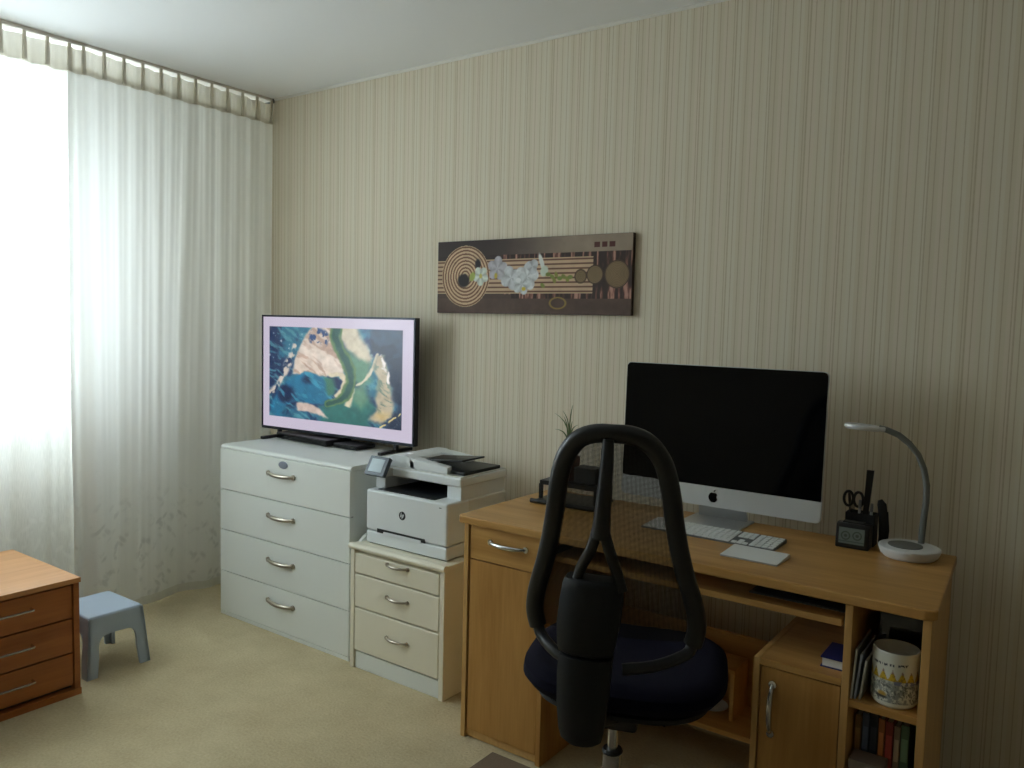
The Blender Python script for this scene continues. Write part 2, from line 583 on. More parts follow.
struct(MB().box(-0.6, RX1 + .1, RY0 - .1, 0.1, -0.1, 0.0).build('floor', M['carpet']))
struct(MB().box(-0.6, RX1 + .1, RY0 - .1, 0.1, RH, RH + .1).build('ceiling', M['ceiling']))
struct(MB().box(-0.6, RX1 + .1, 0.0, 0.1, 0, RH).build('wall_back', M['wallpaper']))
struct(MB().box(RX1, RX1 + .1, RY0, 0.0, 0, RH).build('wall_right', M['far_wall']))
struct(MB().box(-0.6, RX1 + .1, RY0 - .1, RY0, 0, RH).build('wall_rear', M['far_wall']))
wl = MB()
wl.box(WX - .2, WX, RY0, WY0, 0, RH).box(WX - .2, WX, WY1, 0, 0, RH)
wl.box(WX - .2, WX, WY0, WY1, 0, WZ0).box(WX - .2, WX, WY0, WY1, WZ1, RH)
struct(wl.build('wall_left', M['plain_wall']))
struct(MB().prism([(0, RH), (0, RH - .010), (-.005, RH - .010), (-.010, RH - .004), (-.010, RH)], 'x', -0.2, RX1).build('trim_1', M['trimwhite']))
struct(MB().box(WX, RX1, -0.014, 0, 0, 0.055, 0.003).build('baseboard_back', M['trimwhite']))

# window: frame, two sashes, panes, sill
wf = MB()
fx0, fx1 = WX - .13, WX - .07
for a, b_ in ((WZ0, WZ0 + .06), (WZ1 - .06, WZ1)):
    wf.box(fx0, fx1, WY0, WY1, a, b_, 0.004)
for a, b_ in ((WY0, WY0 + .06), (WY1 - .06, WY1), (-1.63, -1.53)):
    wf.box(fx0, fx1, a, b_, WZ0 + .05, WZ1 - .05, 0.004)
win = struct(wf.build('window_1', M['pvc']))
for a, b_ in ((WY0 + .06, -1.63), (-1.53, WY1 - .06)):
    s = MB()
    s.box(fx0 + .01, fx1 + .015, a, a + .05, WZ0 + .06, WZ1 - .06, 0.004).box(fx0 + .01, fx1 + .015, b_ - .05, b_, WZ0 + .06, WZ1 - .06, 0.004)
    s.box(fx0 + .01, fx1 + .015, a, b_, WZ0 + .06, WZ0 + .11, 0.004).box(fx0 + .01, fx1 + .015, a, b_, WZ1 - .11, WZ1 - .06, 0.004)
    sash = s.build('sash', M['pvc'], win)
    MB().box(fx0 + .03, fx0 + .036, a + .04, b_ - .04, WZ0 + .1, WZ1 - .1).build('pane', M['glass'], sash)
MB().box(WX - .07, WX + .06, -2.9, -0.22, WZ0 - .035, WZ0, 0.006).build('window_sill', M['stone'], win)

# ------------------------------------------------------------------ curtain and rail
CY0, CY1 = -3.6, -0.001
r_ = thing('curtain_rail', 'slim white curtain rail fixed to the ceiling above the sheer curtain', 'curtain rail', (0, -1.8, 2.486))
MB().box(-0.03, 0.03, RY0 + .02, -0.012, 2.486, 2.5, 0.003).build('track', M['rail'], r_)
MB().box(-0.034, 0.034, -0.016, -0.004, 2.478, 2.5, 0.003).build('end_cap', M['neck'], r_)

PITCH = 0.086
SPLIT = -1.03
zs = np.concatenate([np.linspace(0.02, 0.5, 14), np.linspace(0.58, 2.2, 22), np.linspace(2.25, 2.395, 7)])


def fold(y, z):
    t = z / 2.4
    top = np.cos(2 * PI * y / PITCH)
    topf = 0.013 * (0.35 + 0.65 * top * np.abs(top))
    n1 = hash_noise(y / 0.062, 0 * y + 0.2 + z * 0.16, 11) - .5
    n2 = hash_noise(y / 0.026, 0 * y + 3.7 + z * 0.25, 23) - .5
    n3 = hash_noise(y / 0.17, 0 * y + 1.1 + z * 0.1, 5) - .5
    low = 0.050 * n1 + 0.016 * n2 + 0.055 * n3
    wgt = np.clip((2.4 - z) / 1.1, 0, 1)
    return topf * (1 - .75 * wgt) + low * (0.25 + .75 * wgt) * (1.0 - .15 * t) - 0.045 * (1 - t) ** 1.3


def sheet(name, X, Y, Z, m, parent):
    n, k = X.shape
    co = np.stack([X, Y, Z], -1).reshape(-1, 3) - np.array(parent['_org'])
    idx = np.arange(n * k).reshape(n, k)
    q = np.stack([idx[:-1, :-1], idx[:-1, 1:], idx[1:, 1:], idx[1:, :-1]], -1).reshape(-1, 4)
    me = bpy.data.meshes.new(name)
    me.from_pydata(co.tolist(), [], q.tolist())
    at = me.attributes.new('lace', 'FLOAT_VECTOR', 'POINT')
    flat = np.stack([0 * Y, Y, Z], -1).reshape(-1, 3)
    at.data.foreach_set('vector', flat.astype(np.float32).ravel())
    return link(name, me, m, parent, 180)


def curtain(label, y0, y1, step, m, off):
    cur = thing('curtain_panel', label, 'curtain', (0, (y0 + y1) / 2, 0.0))
    ys = np.linspace(y0, y1, int((y1 - y0) / step))
    Y, Z = np.meshgrid(ys, zs)
    edge = np.clip((CY1 - ys) / 0.03, 0.25, 1)[None, :]
    bot = 0.012 + 0.010 * hash_noise(ys / 0.2, ys * 0, 3)
    Z2 = np.where(Z < 0.03, bot[None, :], Z)
    Yw = Y + 0.035 * (1 - Z / 2.4) ** 2 * np.clip((y0 + .3 - Y) / .3, 0, 1) * (off > 0)
    sheet('fabric', fold(Y, Z) * edge + off, Yw, Z2, m, cur)
    Y, Z = np.meshgrid(ys, np.array([0.0, 0.02, 0.04]))
    sheet('hem', fold(Y, np.full_like(Y, 0.02)) * edge + 0.003 + off, Y, Z + bot[None, :] - .002, M['hem'], cur)
    Y, Z = np.meshgrid(ys, np.array([2.372, 2.42, 2.472]))
    sheet('header_tape', fold(Y, np.full_like(Y, 2.395)) * edge + 0.004 + off, Y, Z, M['sheerhead'], cur)
    y = y1 - 0.02
    tab0 = None
    while y > y0 + .02:
        if tab0 is None:
            tab0 = MB().prism([(-.009, 2.375), (.009, 2.375), (.006, 2.487), (-.006, 2.487)], 'x', 0.012 + off, 0.024 + off, 0.003).build('pleat_tab', M['sheerhead'], cur, origin=(0, 0, 0))
            c = tab0
        else:
            c = tab0.copy(); COL.objects.link(c); c.parent = cur
        c.location = (0, y - cur.location.y, 0)
        y -= PITCH
    return cur


curtain('bright sheer curtain panel in front of the window at the left edge', CY0, SPLIT + .03, .0055, M['sheer'], 0.0)
curtain('denser white curtain panel with leafy hem between window and wallpaper', SPLIT, CY1, .0042, M['dense'], 0.010)


# ------------------------------------------------------------------ handles
def bow_handle(root, parent, x0, x1, yf, z, m, r=0.006, out=0.026, name='handle', sag=0.0):
    """curved pull: thicker in the middle, ends turned into the front"""
    n = 15
    path, rs = [], []
    for i in range(n):
        t = i / (n - 1)
        s = math.sin(PI * t)
        path.append((x0 + (x1 - x0) * t, yf - out * s ** .55, z - sag * s))
        rs.append(r * (0.85 + .35 * s))
    b = MB().tube(path, rs, 10)
    for x in (x0, x1):
        b.lathe([(0, 0), (r * 1.5, 0), (r * 1.5, .006), (0, .006)], seg=14, M=Matrix.Translation((x, yf, z)) @ Matrix.Rotation(PI / 2, 4, 'X'))
    o = b.build(name, m, None, origin=root['_org'])
    o.location = (0, 0, 0)
    o.parent = parent
    return o


# ------------------------------------------------------------------ chest of drawers (white, under the TV)
cx0, cx1, cyf, cyb, czt = 0.295, 1.157, -0.507, -0.03, 0.796
ch = thing('chest_of_drawers', 'wide white chest of four drawers standing under the television', 'chest of drawers', ((cx0 + cx1) / 2, (cyf + cyb) / 2, 0))
# body recessed behind the fronts
MB().box(cx0 + .004, cx1 - .002, cyf + .024, cyb, 0.0, 0.776, 0.003).build('body', M['chestwhite'], ch)
MB().prism([(cyf + .002, .781), (cyf + .004, .789), (cyf + .012, .795), (cyf + .02, .796), (cyb, .796), (cyb, .776), (cyf + .02, .776), (cyf + .008, .777)], 'x', cx0, cx1, 0.003).build('top', M['chestwhite'], ch)
MB().box(cx0 + .001, cx1 - .001, cyf + .001, cyf + .024, 0.0, 0.0165, 0.001).build('plinth', M['chestwhite'], ch)
zg = [0.017, 0.208, 0.402, 0.590, 0.779]
for i in range(4):
    d = MB()
    d.box(cx0 + .001, cx1 - .001, cyf, cyf + .024, zg[i] + .0018, zg[i + 1] - .0018, 0.002, 2)
    dr = sub(d.build('drawer', M['chestwhite'], ch), ch)
    zc = (0.135, 0.316, 0.513, 0.699)[i]
    bow_handle(ch, dr, 0.648, 0.814, cyf - .001, zc + .008, M['nickel'], 0.0075, 0.020, sag=0.002)
    if i == 3:
        o = MB().lathe([(0, 0), (.030, 0), (.027, .004), (0, .005)], seg=28, M=Matrix.Translation((.745, cyf, .752)) @ Matrix.Rotation(PI / 2, 4, 'X') @ Matrix.Diagonal((1, .55, 1, 1))).build('badge', M['badge'], None, origin=ch['_org'])
        o.location = (0, 0, 0); o.parent = dr
        o['label'] = 'small oval silver badge'
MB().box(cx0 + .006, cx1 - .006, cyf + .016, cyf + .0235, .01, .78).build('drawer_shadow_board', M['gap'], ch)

# ------------------------------------------------------------------ television
TW, TH = 0.967, 0.559
tv = thing('television', 'flat television with dark frame showing a picture of swirling coast', 'television', (0.671, -0.163, 0.796), math.radians(3.62), world=False)
zb = 0.038
MB().box(-TW / 2, TW / 2, 0.002, 0.026, zb, zb + TH, 0.002).build('back_panel', M['black'], tv)
b = MB()
BZ = 0.009
b.box(-TW / 2, TW / 2, -0.006, 0.004, zb, zb + BZ + .004, 0.001).box(-TW / 2, TW / 2, -0.006, 0.004, zb + TH - BZ, zb + TH, 0.001)
b.box(-TW / 2, -TW / 2 + BZ, -0.006, 0.004, zb + BZ, zb + TH - BZ, 0.001).box(TW / 2 - BZ, TW / 2, -0.006, 0.004, zb + BZ, zb + TH - BZ, 0.001)
b.build('bezel', M['bezel'], tv)


def poly_mask(x, y, pts, soft):
    """1 inside the polygon, falling to 0 over the soft border"""
    ins = np.zeros(x.shape, bool)
    d = np.full(x.shape, 9.0)
    n = len(pts)
    for i in range(n):
        (ax, ay), (bx, by) = pts[i], pts[(i + 1) % n]
        t = np.clip(((x - ax) * (bx - ax) + (y - ay) * (by - ay)) / ((bx - ax) ** 2 + (by - ay) ** 2 + 1e-9), 0, 1)
        d = np.minimum(d, np.hypot(x - ax - t * (bx - ax), y - ay - t * (by - ay)))
        cond = ((ay > y) != (by > y)) & (x < (bx - ax) * (y - ay) / (by - ay + 1e-12) + ax)
        ins ^= cond
    return sm(-soft, soft, np.where(ins, d, -d))


def curve_dist(x, y, pts):
    d = np.full(x.shape, 9.0)
    for (ax, ay), (bx, by) in zip(pts[:-1], pts[1:]):
        t = np.clip(((x - ax) * (bx - ax) + (y - ay) * (by - ay)) / ((bx - ax) ** 2 + (by - ay) ** 2 + 1e-9), 0, 1)
        d = np.minimum(d, np.hypot(x - ax - t * (bx - ax), y - ay - t * (by - ay)))
    return d


def tv_pic(a, b):
    c = np.zeros(a.shape + (3,)) + np.array((206, 196, 216.))
    u = (a - .045) / .89; v = (b - .085) / .82
    ins = (u > 0) & (u < 1) & (v > 0) & (v < 1)
    g1, g2 = fbm(u * 4, v * 3, 3), fbm(u * 4, v * 3, 9)
    x = u + (g1 - .5) * .07 + (fbm(u * 16, v * 10, 13) - .5) * .035
    y = v + (g2 - .5) * .09 + (fbm(u * 16, v * 10, 19) - .5) * .05
    n = fbm(x * 7, y * 5, 21, 5)
    f = fbm(u * 30, v * 19, 33, 4)
    st = fbm(x * 5 + y * 9, (x - y) * 26, 55, 4)                # streaky currents
    p = np.zeros_like(c) + np.array((44, 110, 138.))
    p = mixc(p, (20, 46, 88), sm(.44, .60, n))
    p = mixc(p, (96, 156, 166), sm(.56, .70, st) * .7)
    p = mixc(p, (210, 206, 204), sm(.66, .74, f) * (u < .35) * (v < .4) * .7)
    # pale streak rising through the left side
    p = mixc(p, (204, 192, 180), sm(.040, .012, curve_dist(x, y, [(-.02, .80), (.06, .66), (.12, .48), (.17, .32), (.20, .20)])) * sm(.35, .55, f))
    # sand flat
    sandp = [(.24, .22), (.29, .05), (.38, -.03), (.50, -.03), (.51, .14), (.57, .26), (.61, .38), (.58, .44), (.50, .44), (.44, .52), (.36, .48), (.26, .50), (.18, .50), (.20, .36)]
    m = poly_mask(x, y, sandp, .014)
    p = mixc(p, (222, 204, 188), m)
    p = mixc(p, (186, 160, 144), m * sm(.46, .64, st))
    p = mixc(p, (238, 226, 214), m * sm(.10, .0, np.abs(y - .30 - (x - .4) * .6)) * .6)
    p = mixc(p, (40, 70, 118), sm(.02, -.02, np.hypot((x - .38) / .9, (y - .10)) - .085) * sm(.44, .56, f))
    # right of the channel: pale flow, green shallows
    p = mixc(p, (206, 196, 172), poly_mask(x, y, [(.52, -.03), (.66, -.03), (.74, .16), (.81, .28), (.78, .40), (.70, .30), (.60, .20), (.54, .10)], .03))
    p = mixc(p, (96, 142, 116), poly_mask(x, y, [(.60, .20), (.72, .30), (.80, .34), (.80, .52), (.73, .58), (.66, .50), (.64, .34)], .03))
    p = mixc(p, (222, 210, 184), sm(.018, .004, curve_dist(x, y, [(.70, .56), (.77, .50), (.82, .38), (.845, .24)])))
    # bay
    bayp = [(.00, .92), (.06, .74), (.17, .56), (.28, .47), (.40, .48), (.50, .50), (.53, .60), (.50, .72), (.44, .80), (.36, .82), (.24, .78), (.14, .86), (.05, 1.0)]
    m = poly_mask(x, y, bayp, .016)
    p = mixc(p, (30, 112, 150), m)
    p = mixc(p, (12, 34, 74), m * np.maximum(sm(.02, -.05, np.hypot((x - .13) / .8, (y - .74)) - .11), sm(.02, -.04, np.hypot((x - .30), (y - .56)) - .05)))
    p = mixc(p, (70, 160, 186), m * sm(.56, .70, st) * .7)
    p = mixc(p, (62, 116, 96), poly_mask(x, y, [(.44, .50), (.52, .48), (.54, .58), (.52, .68), (.47, .70), (.45, .60)], .025))
    # cream bank along the left of the channel
    p = mixc(p, (228, 214, 184), sm(.028, .010, curve_dist(x, y, [(.50, .45), (.57, .45), (.605, .52), (.59, .62), (.54, .69)])))
    # lower waters
    p = mixc(p, (42, 108, 104), poly_mask(x, y, [(.42, .84), (.56, .76), (.66, .62), (.76, .62), (.82, .78), (.76, 1.05), (.40, 1.05)], .03))
    p = mixc(p, (110, 150, 120), poly_mask(x, y, [(.66, .58), (.76, .56), (.80, .70), (.72, .84), (.66, .74)], .04) * .8)
    p = mixc(p, (228, 214, 182), poly_mask(x, y, [(.60, .80), (.64, .64), (.68, .60), (.67, .70), (.64, .82)], .012))
    p = mixc(p, (214, 192, 180), poly_mask(x, y, [(.22, .82), (.30, .80), (.40, .86), (.46, .96), (.36, .92), (.22, .92)], .014))
    # channel
    ch = [(.515, -.05), (.505, .08), (.54, .20), (.60, .30), (.635, .42), (.645, .54), (.62, .66), (.56, .75), (.48, .80)]
    d = curve_dist(x, y, ch)
    p = mixc(p, (96, 128, 84), sm(.052, .034, d))
    p = mixc(p, (34, 82, 76), sm(.034, .012, d))
    # tongue of tan silt and slate sea on the right
    slate = poly_mask(x, y, [(.76, -.05), (1.1, -.05), (1.1, 1.1), (.82, 1.1), (.97, .80), (.95, .55), (.91, .30), (.84, .20), (.79, .24)], .02)
    p = mixc(p, (44, 66, 92), slate)
    p = mixc(p, (28, 44, 70), slate * sm(.5, .62, n))
    m = poly_mask(x, y, [(.84, .26), (.90, .24), (.935, .46), (.955, .70), (.93, .88), (.85, .96), (.78, .94), (.83, .78), (.85, .56), (.83, .40)], .02)
    p = mixc(p, (190, 178, 152), m)
    p = mixc(p, (118, 138, 122), m * sm(.5, .62, st))
    p = mixc(p, (208, 182, 128), m * sm(.10, .0, np.hypot(x - .86, y - .88)))
    p = mixc(p, (244, 236, 230), sm(.016, .004, curve_dist(x, y, [(.875, .24), (.90, .32), (.885, .37), (.925, .42), (.93, .52)])) * sm(.3, .45, f))
    p = mixc(p, (226, 204, 140), sm(.010, .002, curve_dist(x, y, [(.84, .99), (.90, .95), (.94, .90), (1.0, .84)])) * sm(.35, .5, f))
    p = p * (0.88 + .24 * f)[..., None]
    c[ins] = p[ins]
    return c


sw, sh_ = TW - 2 * BZ, TH - 2 * BZ - .004
color_grid('screen', (-sw / 2, -0.0025, zb + TH - BZ), (sw, 0, 0), (0, 0, -sh_), 300, 170, tv_pic, M['screen'], tv)
for s in (-1, 1):
    b = MB()
    b.box(s * .372 - .011, s * .372 + .011, -0.10, 0.115, 0.0, 0.014, 0.003)
    b.box(s * .372 - .008, s * .372 + .008, 0.002, 0.020, 0.012, zb + .01, 0.001)
    b.build('foot', M['black'], tv)

# boxes under the television
tg = thing('receiver_box', 'long low black receiver box under the television', 'receiver', (0.53, -0.16, 0.796), math.radians(-3), world=False)
MB().box(-.19, .19, -.075, .075, .004, .032, .003).build('case', M['black'], tg)
MB().box(-.185, .185, -.0775, -.074, .008, .028, .001).build('front_panel', M['blackgloss'], tg)
for x in (-.16, .16):
    MB().box(x - .012, x + .012, -.06, -.036, 0, .005).build('foot', M['blackmatte'], tg)
tg = thing('media_box', 'smaller flat black box right of the receiver under the television', 'media box', (0.815, -0.165, 0.796), math.radians(2), world=False)
MB().box(-.075, .075, -.06, .06, .003, .022, .004).build('case', M['blackmatte'], tg)
MB().box(-.07, .07, -.0615, -.058, .007, .018, .001).build('front_panel', M['blackgloss'], tg)

# ------------------------------------------------------------------ small cream drawer unit with printer
nx0, nx1, nyf, nyb, nzt = 1.187, 1.683, -0.546, -0.05, 0.500
ns = thing('drawer_unit', 'small cream unit of three drawers carrying the printer', 'drawer unit', ((nx0 + nx1) / 2, (nyf + nyb) / 2, 0))
MB().box(nx0 + .006, nx0 + .026, nyf + .012, nyb, 0, .482, .002).build('side_panel', M['cream'], ns)
MB().box(nx1 - .026, nx1 - .004, nyf + .012, nyb, 0, .482, .002).build('side_panel', M['cream'], ns)
MB().box(nx0 + .026, nx1 - .026, nyb - .012, nyb, .01, .482).build('back_panel', M['cream'], ns)
MB().box(nx0 + .026, nx1 - .026, nyf + .034, nyf + .044, .07, .48).build('inner_frame', M['cream'], ns)
prof = [(nyf, .492), (nyf + .004, .500), (nyf + .012, .505), (nyf + .022, .504), (nyf + .034, .500), (nyb, .500), (nyb, .480), (nyf + .016, .478), (nyf + .005, .482)]
MB().prism(prof, 'x', nx0, nx1, 0.004).build('top', M['cream'], ns)
MB().prism([(nyf + .05, .499), (nyf + .08, .522), (nyf + .11, .530), (nyb, .530), (nyb, .499)], 'x', nx0 + .004, nx0 + .022, .004).build('side_rail', M['chestwhite'], ns)
MB().box(nx0 + .028, nx1 - .027, nyf + .020, nyf + .038, 0, .068, .004).build('plinth', M['chestwhite'], ns)
zg = [0.074, 0.250, 0.386, 0.470]
for i in range(3):
    d = MB().box(nx0 + .030, nx1 - .029, nyf + .012, nyf + .032, zg[i] + .003, zg[i + 1] - .003, 0.004, 3)
    dr = sub(d.build('drawer', M['cream'], ns), ns)
    bow_handle(ns, dr, 1.396, 1.500, nyf + .012, (.168, .326, .453)[i] + .002, M['nickel'], 0.005, 0.020, sag=0.0)

px0, px1, pyf, pyb, pz = 1.227, 1.647, -0.487, -0.125, 0.500
pr = thing('printer', 'white multifunction laser printer on the small cream drawer unit', 'printer', ((px0 + px1) / 2, (pyf + pyb) / 2, pz))
MB().box(px0 + .012, px1 - .012, pyf + .01, pyb - .01, pz + .001, pz + .05).build('base', M['printerdark'], pr)
t = sub(MB().box(px0 + .002, px1 - .002, pyf + .001, pyf + .12, pz + .004, pz + .052, .006, 3).build('paper_tray', M['printerwhite'], pr), pr)
o = MB().box(1.325, 1.52, pyf - .003, pyf + .006, pz + .047, pz + .060, .002).build('tray_grip', M['printerwhite'], None, origin=pr['_org'])
o.location = (0, 0, 0); o.parent = t
o = MB().box(1.290, 1.540, pyf - .001, pyf + .004, pz + .052, pz + .068, .001).build('grip_slot', M['printerdark'], None, origin=pr['_org'])
o.location = (0, 0, 0); o.parent = t
MB().box(px0, px1, pyf + .118, pyb, pz + .004, pz + .215, .008, 3).build('rear_case', M['printerside'], pr)
MB().box(px0, px1, pyf, pyf + .13, pz + .055, pz + .216, .010, 4).build('front_cover', M['printerwhite'], pr)
# output bay
MB().box(px0 + .045, 1.565, pyf + .02, pyf + .25, pz + .2155, pz + .219).build('output_tray', M['printerdark'], pr)
MB().prism([(px0 + .004, pyf + .05), (px0 + .055, pyf + .05), (px0 + .062, pyf + .11), (px0 + .062, pyb - .01), (px0 + .004, pyb - .01)], 'z', pz + .212, pz + .268, .003).build('pillar', M['printerwhite'], pr)
MB().prism([(1.575, pyf + .082), (px1 - .004, pyf + .082), (px1 - .004, pyb - .005), (1.56, pyb - .005), (1.555, pyf + .115)], 'z', pz + .212, pz + .268, .003).build('pillar', M['printerwhite'], pr)
MB().box(px0 + .05, 1.575, pyf + .25, pyb - .01, pz + .212, pz + .268).build('bay_back', M['printerdark'], pr)
# scanner bed
MB().box(px0 + .004, px1 + .002, pyf + .072, pyb + .002, pz + .266, pz + .300, .007, 3).build('scanner_bed', M['printerwhite'], pr)
MB().box(px0 + .02, px1 - .004, pyf + .079, pyb - .004, pz + .2985, pz + .304, .002).build('scanner_lid', M['printerside'], pr)
# document feeder: hump on the left, arms in front and behind, dark trays between
fd = MB()
fd.prism([(px0 + .012, pz + .302), (px0 + .018, pz + .322), (px0 + .04, pz + .342), (px0 + .075, pz + .352), (px0 + .12, pz + .353), (px0 + .155, pz + .346), (px0 + .175, pz + .332), (px0 + .18, pz + .302)], 'y', pyf + .084, pyb - .02, .004)
fd.hexa([(px0 + .15, pyf + .084, pz + .304), (px1 - .075, pyf + .084, pz + .304), (px1 - .085, pyf + .125, pz + .304), (px0 + .15, pyf + .14, pz + .304),
         (px0 + .15, pyf + .084, pz + .346), (px1 - .075, pyf + .084, pz + .330), (px1 - .085, pyf + .125, pz + .330), (px0 + .15, pyf + .14, pz + .346)], .004)
fd.hexa([(px0 + .15, pyb - .10, pz + .304), (px1 - .15, pyb - .06, pz + .304), (px1 - .15, pyb - .02, pz + .304), (px0 + .15, pyb - .02, pz + .304),
         (px0 + .15, pyb - .10, pz + .349), (px1 - .15, pyb - .06, pz + .338), (px1 - .15, pyb - .02, pz + .338), (px0 + .15, pyb - .02, pz + .349)], .004)
fd.build('document_feeder', M['printerwhite'], pr)
MB().box(px0 + .18, px1 - .012, pyf + .108, pyb - .026, pz + .304, pz + .317, .003).build('document_output', M['printerdark'], pr)
MB().hexa([(px0 + .17, pyf + .125, pz + .333), (px1 - .035, pyf + .125, pz + .352), (px1 - .035, pyb - .10, pz + .352), (px0 + .17, pyb - .10, pz + .333),
           (px0 + .17, pyf + .125, pz + .339), (px1 - .035, pyf + .125, pz + .359), (px1 - .035, pyb - .10, pz + .359), (px0 + .17, pyb - .10, pz + .339)], .002).build('document_input', M['printerdark'], pr)
# tilted control panel on the front left
Mx = Matrix.Translation((1.270, pyf + .022, pz + .306)) @ Matrix.Rotation(math.radians(-30), 4, 'X')
cp = sub(MB().box(-.052, .052, -.010, .010, -.040, .040, .004, 2, Mx).build('control_panel', M['panelgrey'], pr), pr)
o = MB().box(-.036, .034, -.0115, -.009, -.026, .028, .001, 1, Mx).build('display', M['lcd'], None, origin=pr['_org'])
o.location = (0, 0, 0); o.parent = cp
MB().box(1.245, 1.300, pyf + .034, pyf + .08, pz + .266, pz + .30, .003).build('panel_mount', M['printerside'], pr)
# round dark emblem with the two slanted letters
lg = sub(MB().lathe([(0, 0), (.0165, 0), (.0165, .0012), (0, .0012)], seg=30, M=Matrix.Translation((1.423, pyf + .0003, pz + .138)) @ Matrix.Rotation(PI / 2, 4, 'X')).build('emblem', M['printerdark'], pr), pr)
let = MB()
sl = .35
def stroke(x0, z0, x1, z1, wd=.0022):
    cx, cz, yy = 1.423, pz + .138, pyf - .0018
    let.hexa([(cx + x0 - wd / 2, yy, cz + z0), (cx + x0 + wd / 2, yy, cz + z0), (cx + x0 + wd / 2, yy + .0012, cz + z0), (cx + x0 - wd / 2, yy + .0012, cz + z0),
              (cx + x1 - wd / 2, yy, cz + z1), (cx + x1 + wd / 2, yy, cz + z1), (cx + x1 + wd / 2, yy + .0012, cz + z1), (cx + x1 - wd / 2, yy + .0012, cz + z1)])
stroke(-.0090, -.0062, -.0040, .0125); stroke(-.0050, -.0062, -.0022, .0040); stroke(-.0064, .0042, -.0022, .0048, .004)
stroke(-.0010, -.0125, .0040, .0060); stroke(.0044, -.0052, .0078, .0060); stroke(.0036, .0052, .0074, .0056, .004); stroke(.0010, -.0058, .0046, -.0054, .004)
o = let.build('emblem_letters', M['printerwhite'], None, origin=pr['_org'])
o.location = (0, 0, 0); o.parent = lg
MB().box(1.607, 1.618, pyf - .0008, pyf + .002, pz + .196, pz + .199).build('status_mark', M['panelgrey'], pr)

# ------------------------------------------------------------------ picture on the wall
qx0, qx1, qz0, qz1 = 1.174, 2.121, 1.419, 1.725
pic = thing('wall_picture', 'wide canvas print of orchids and raked sand rings on the wall', 'picture', ((qx0 + qx1) / 2, -0.001, qz0))
MB().box(qx0, qx1, -.021, -.001, qz0, qz1, .002).build('canvas_frame', mat('canvas_edge', (70, 56, 48), 0.8), pic)


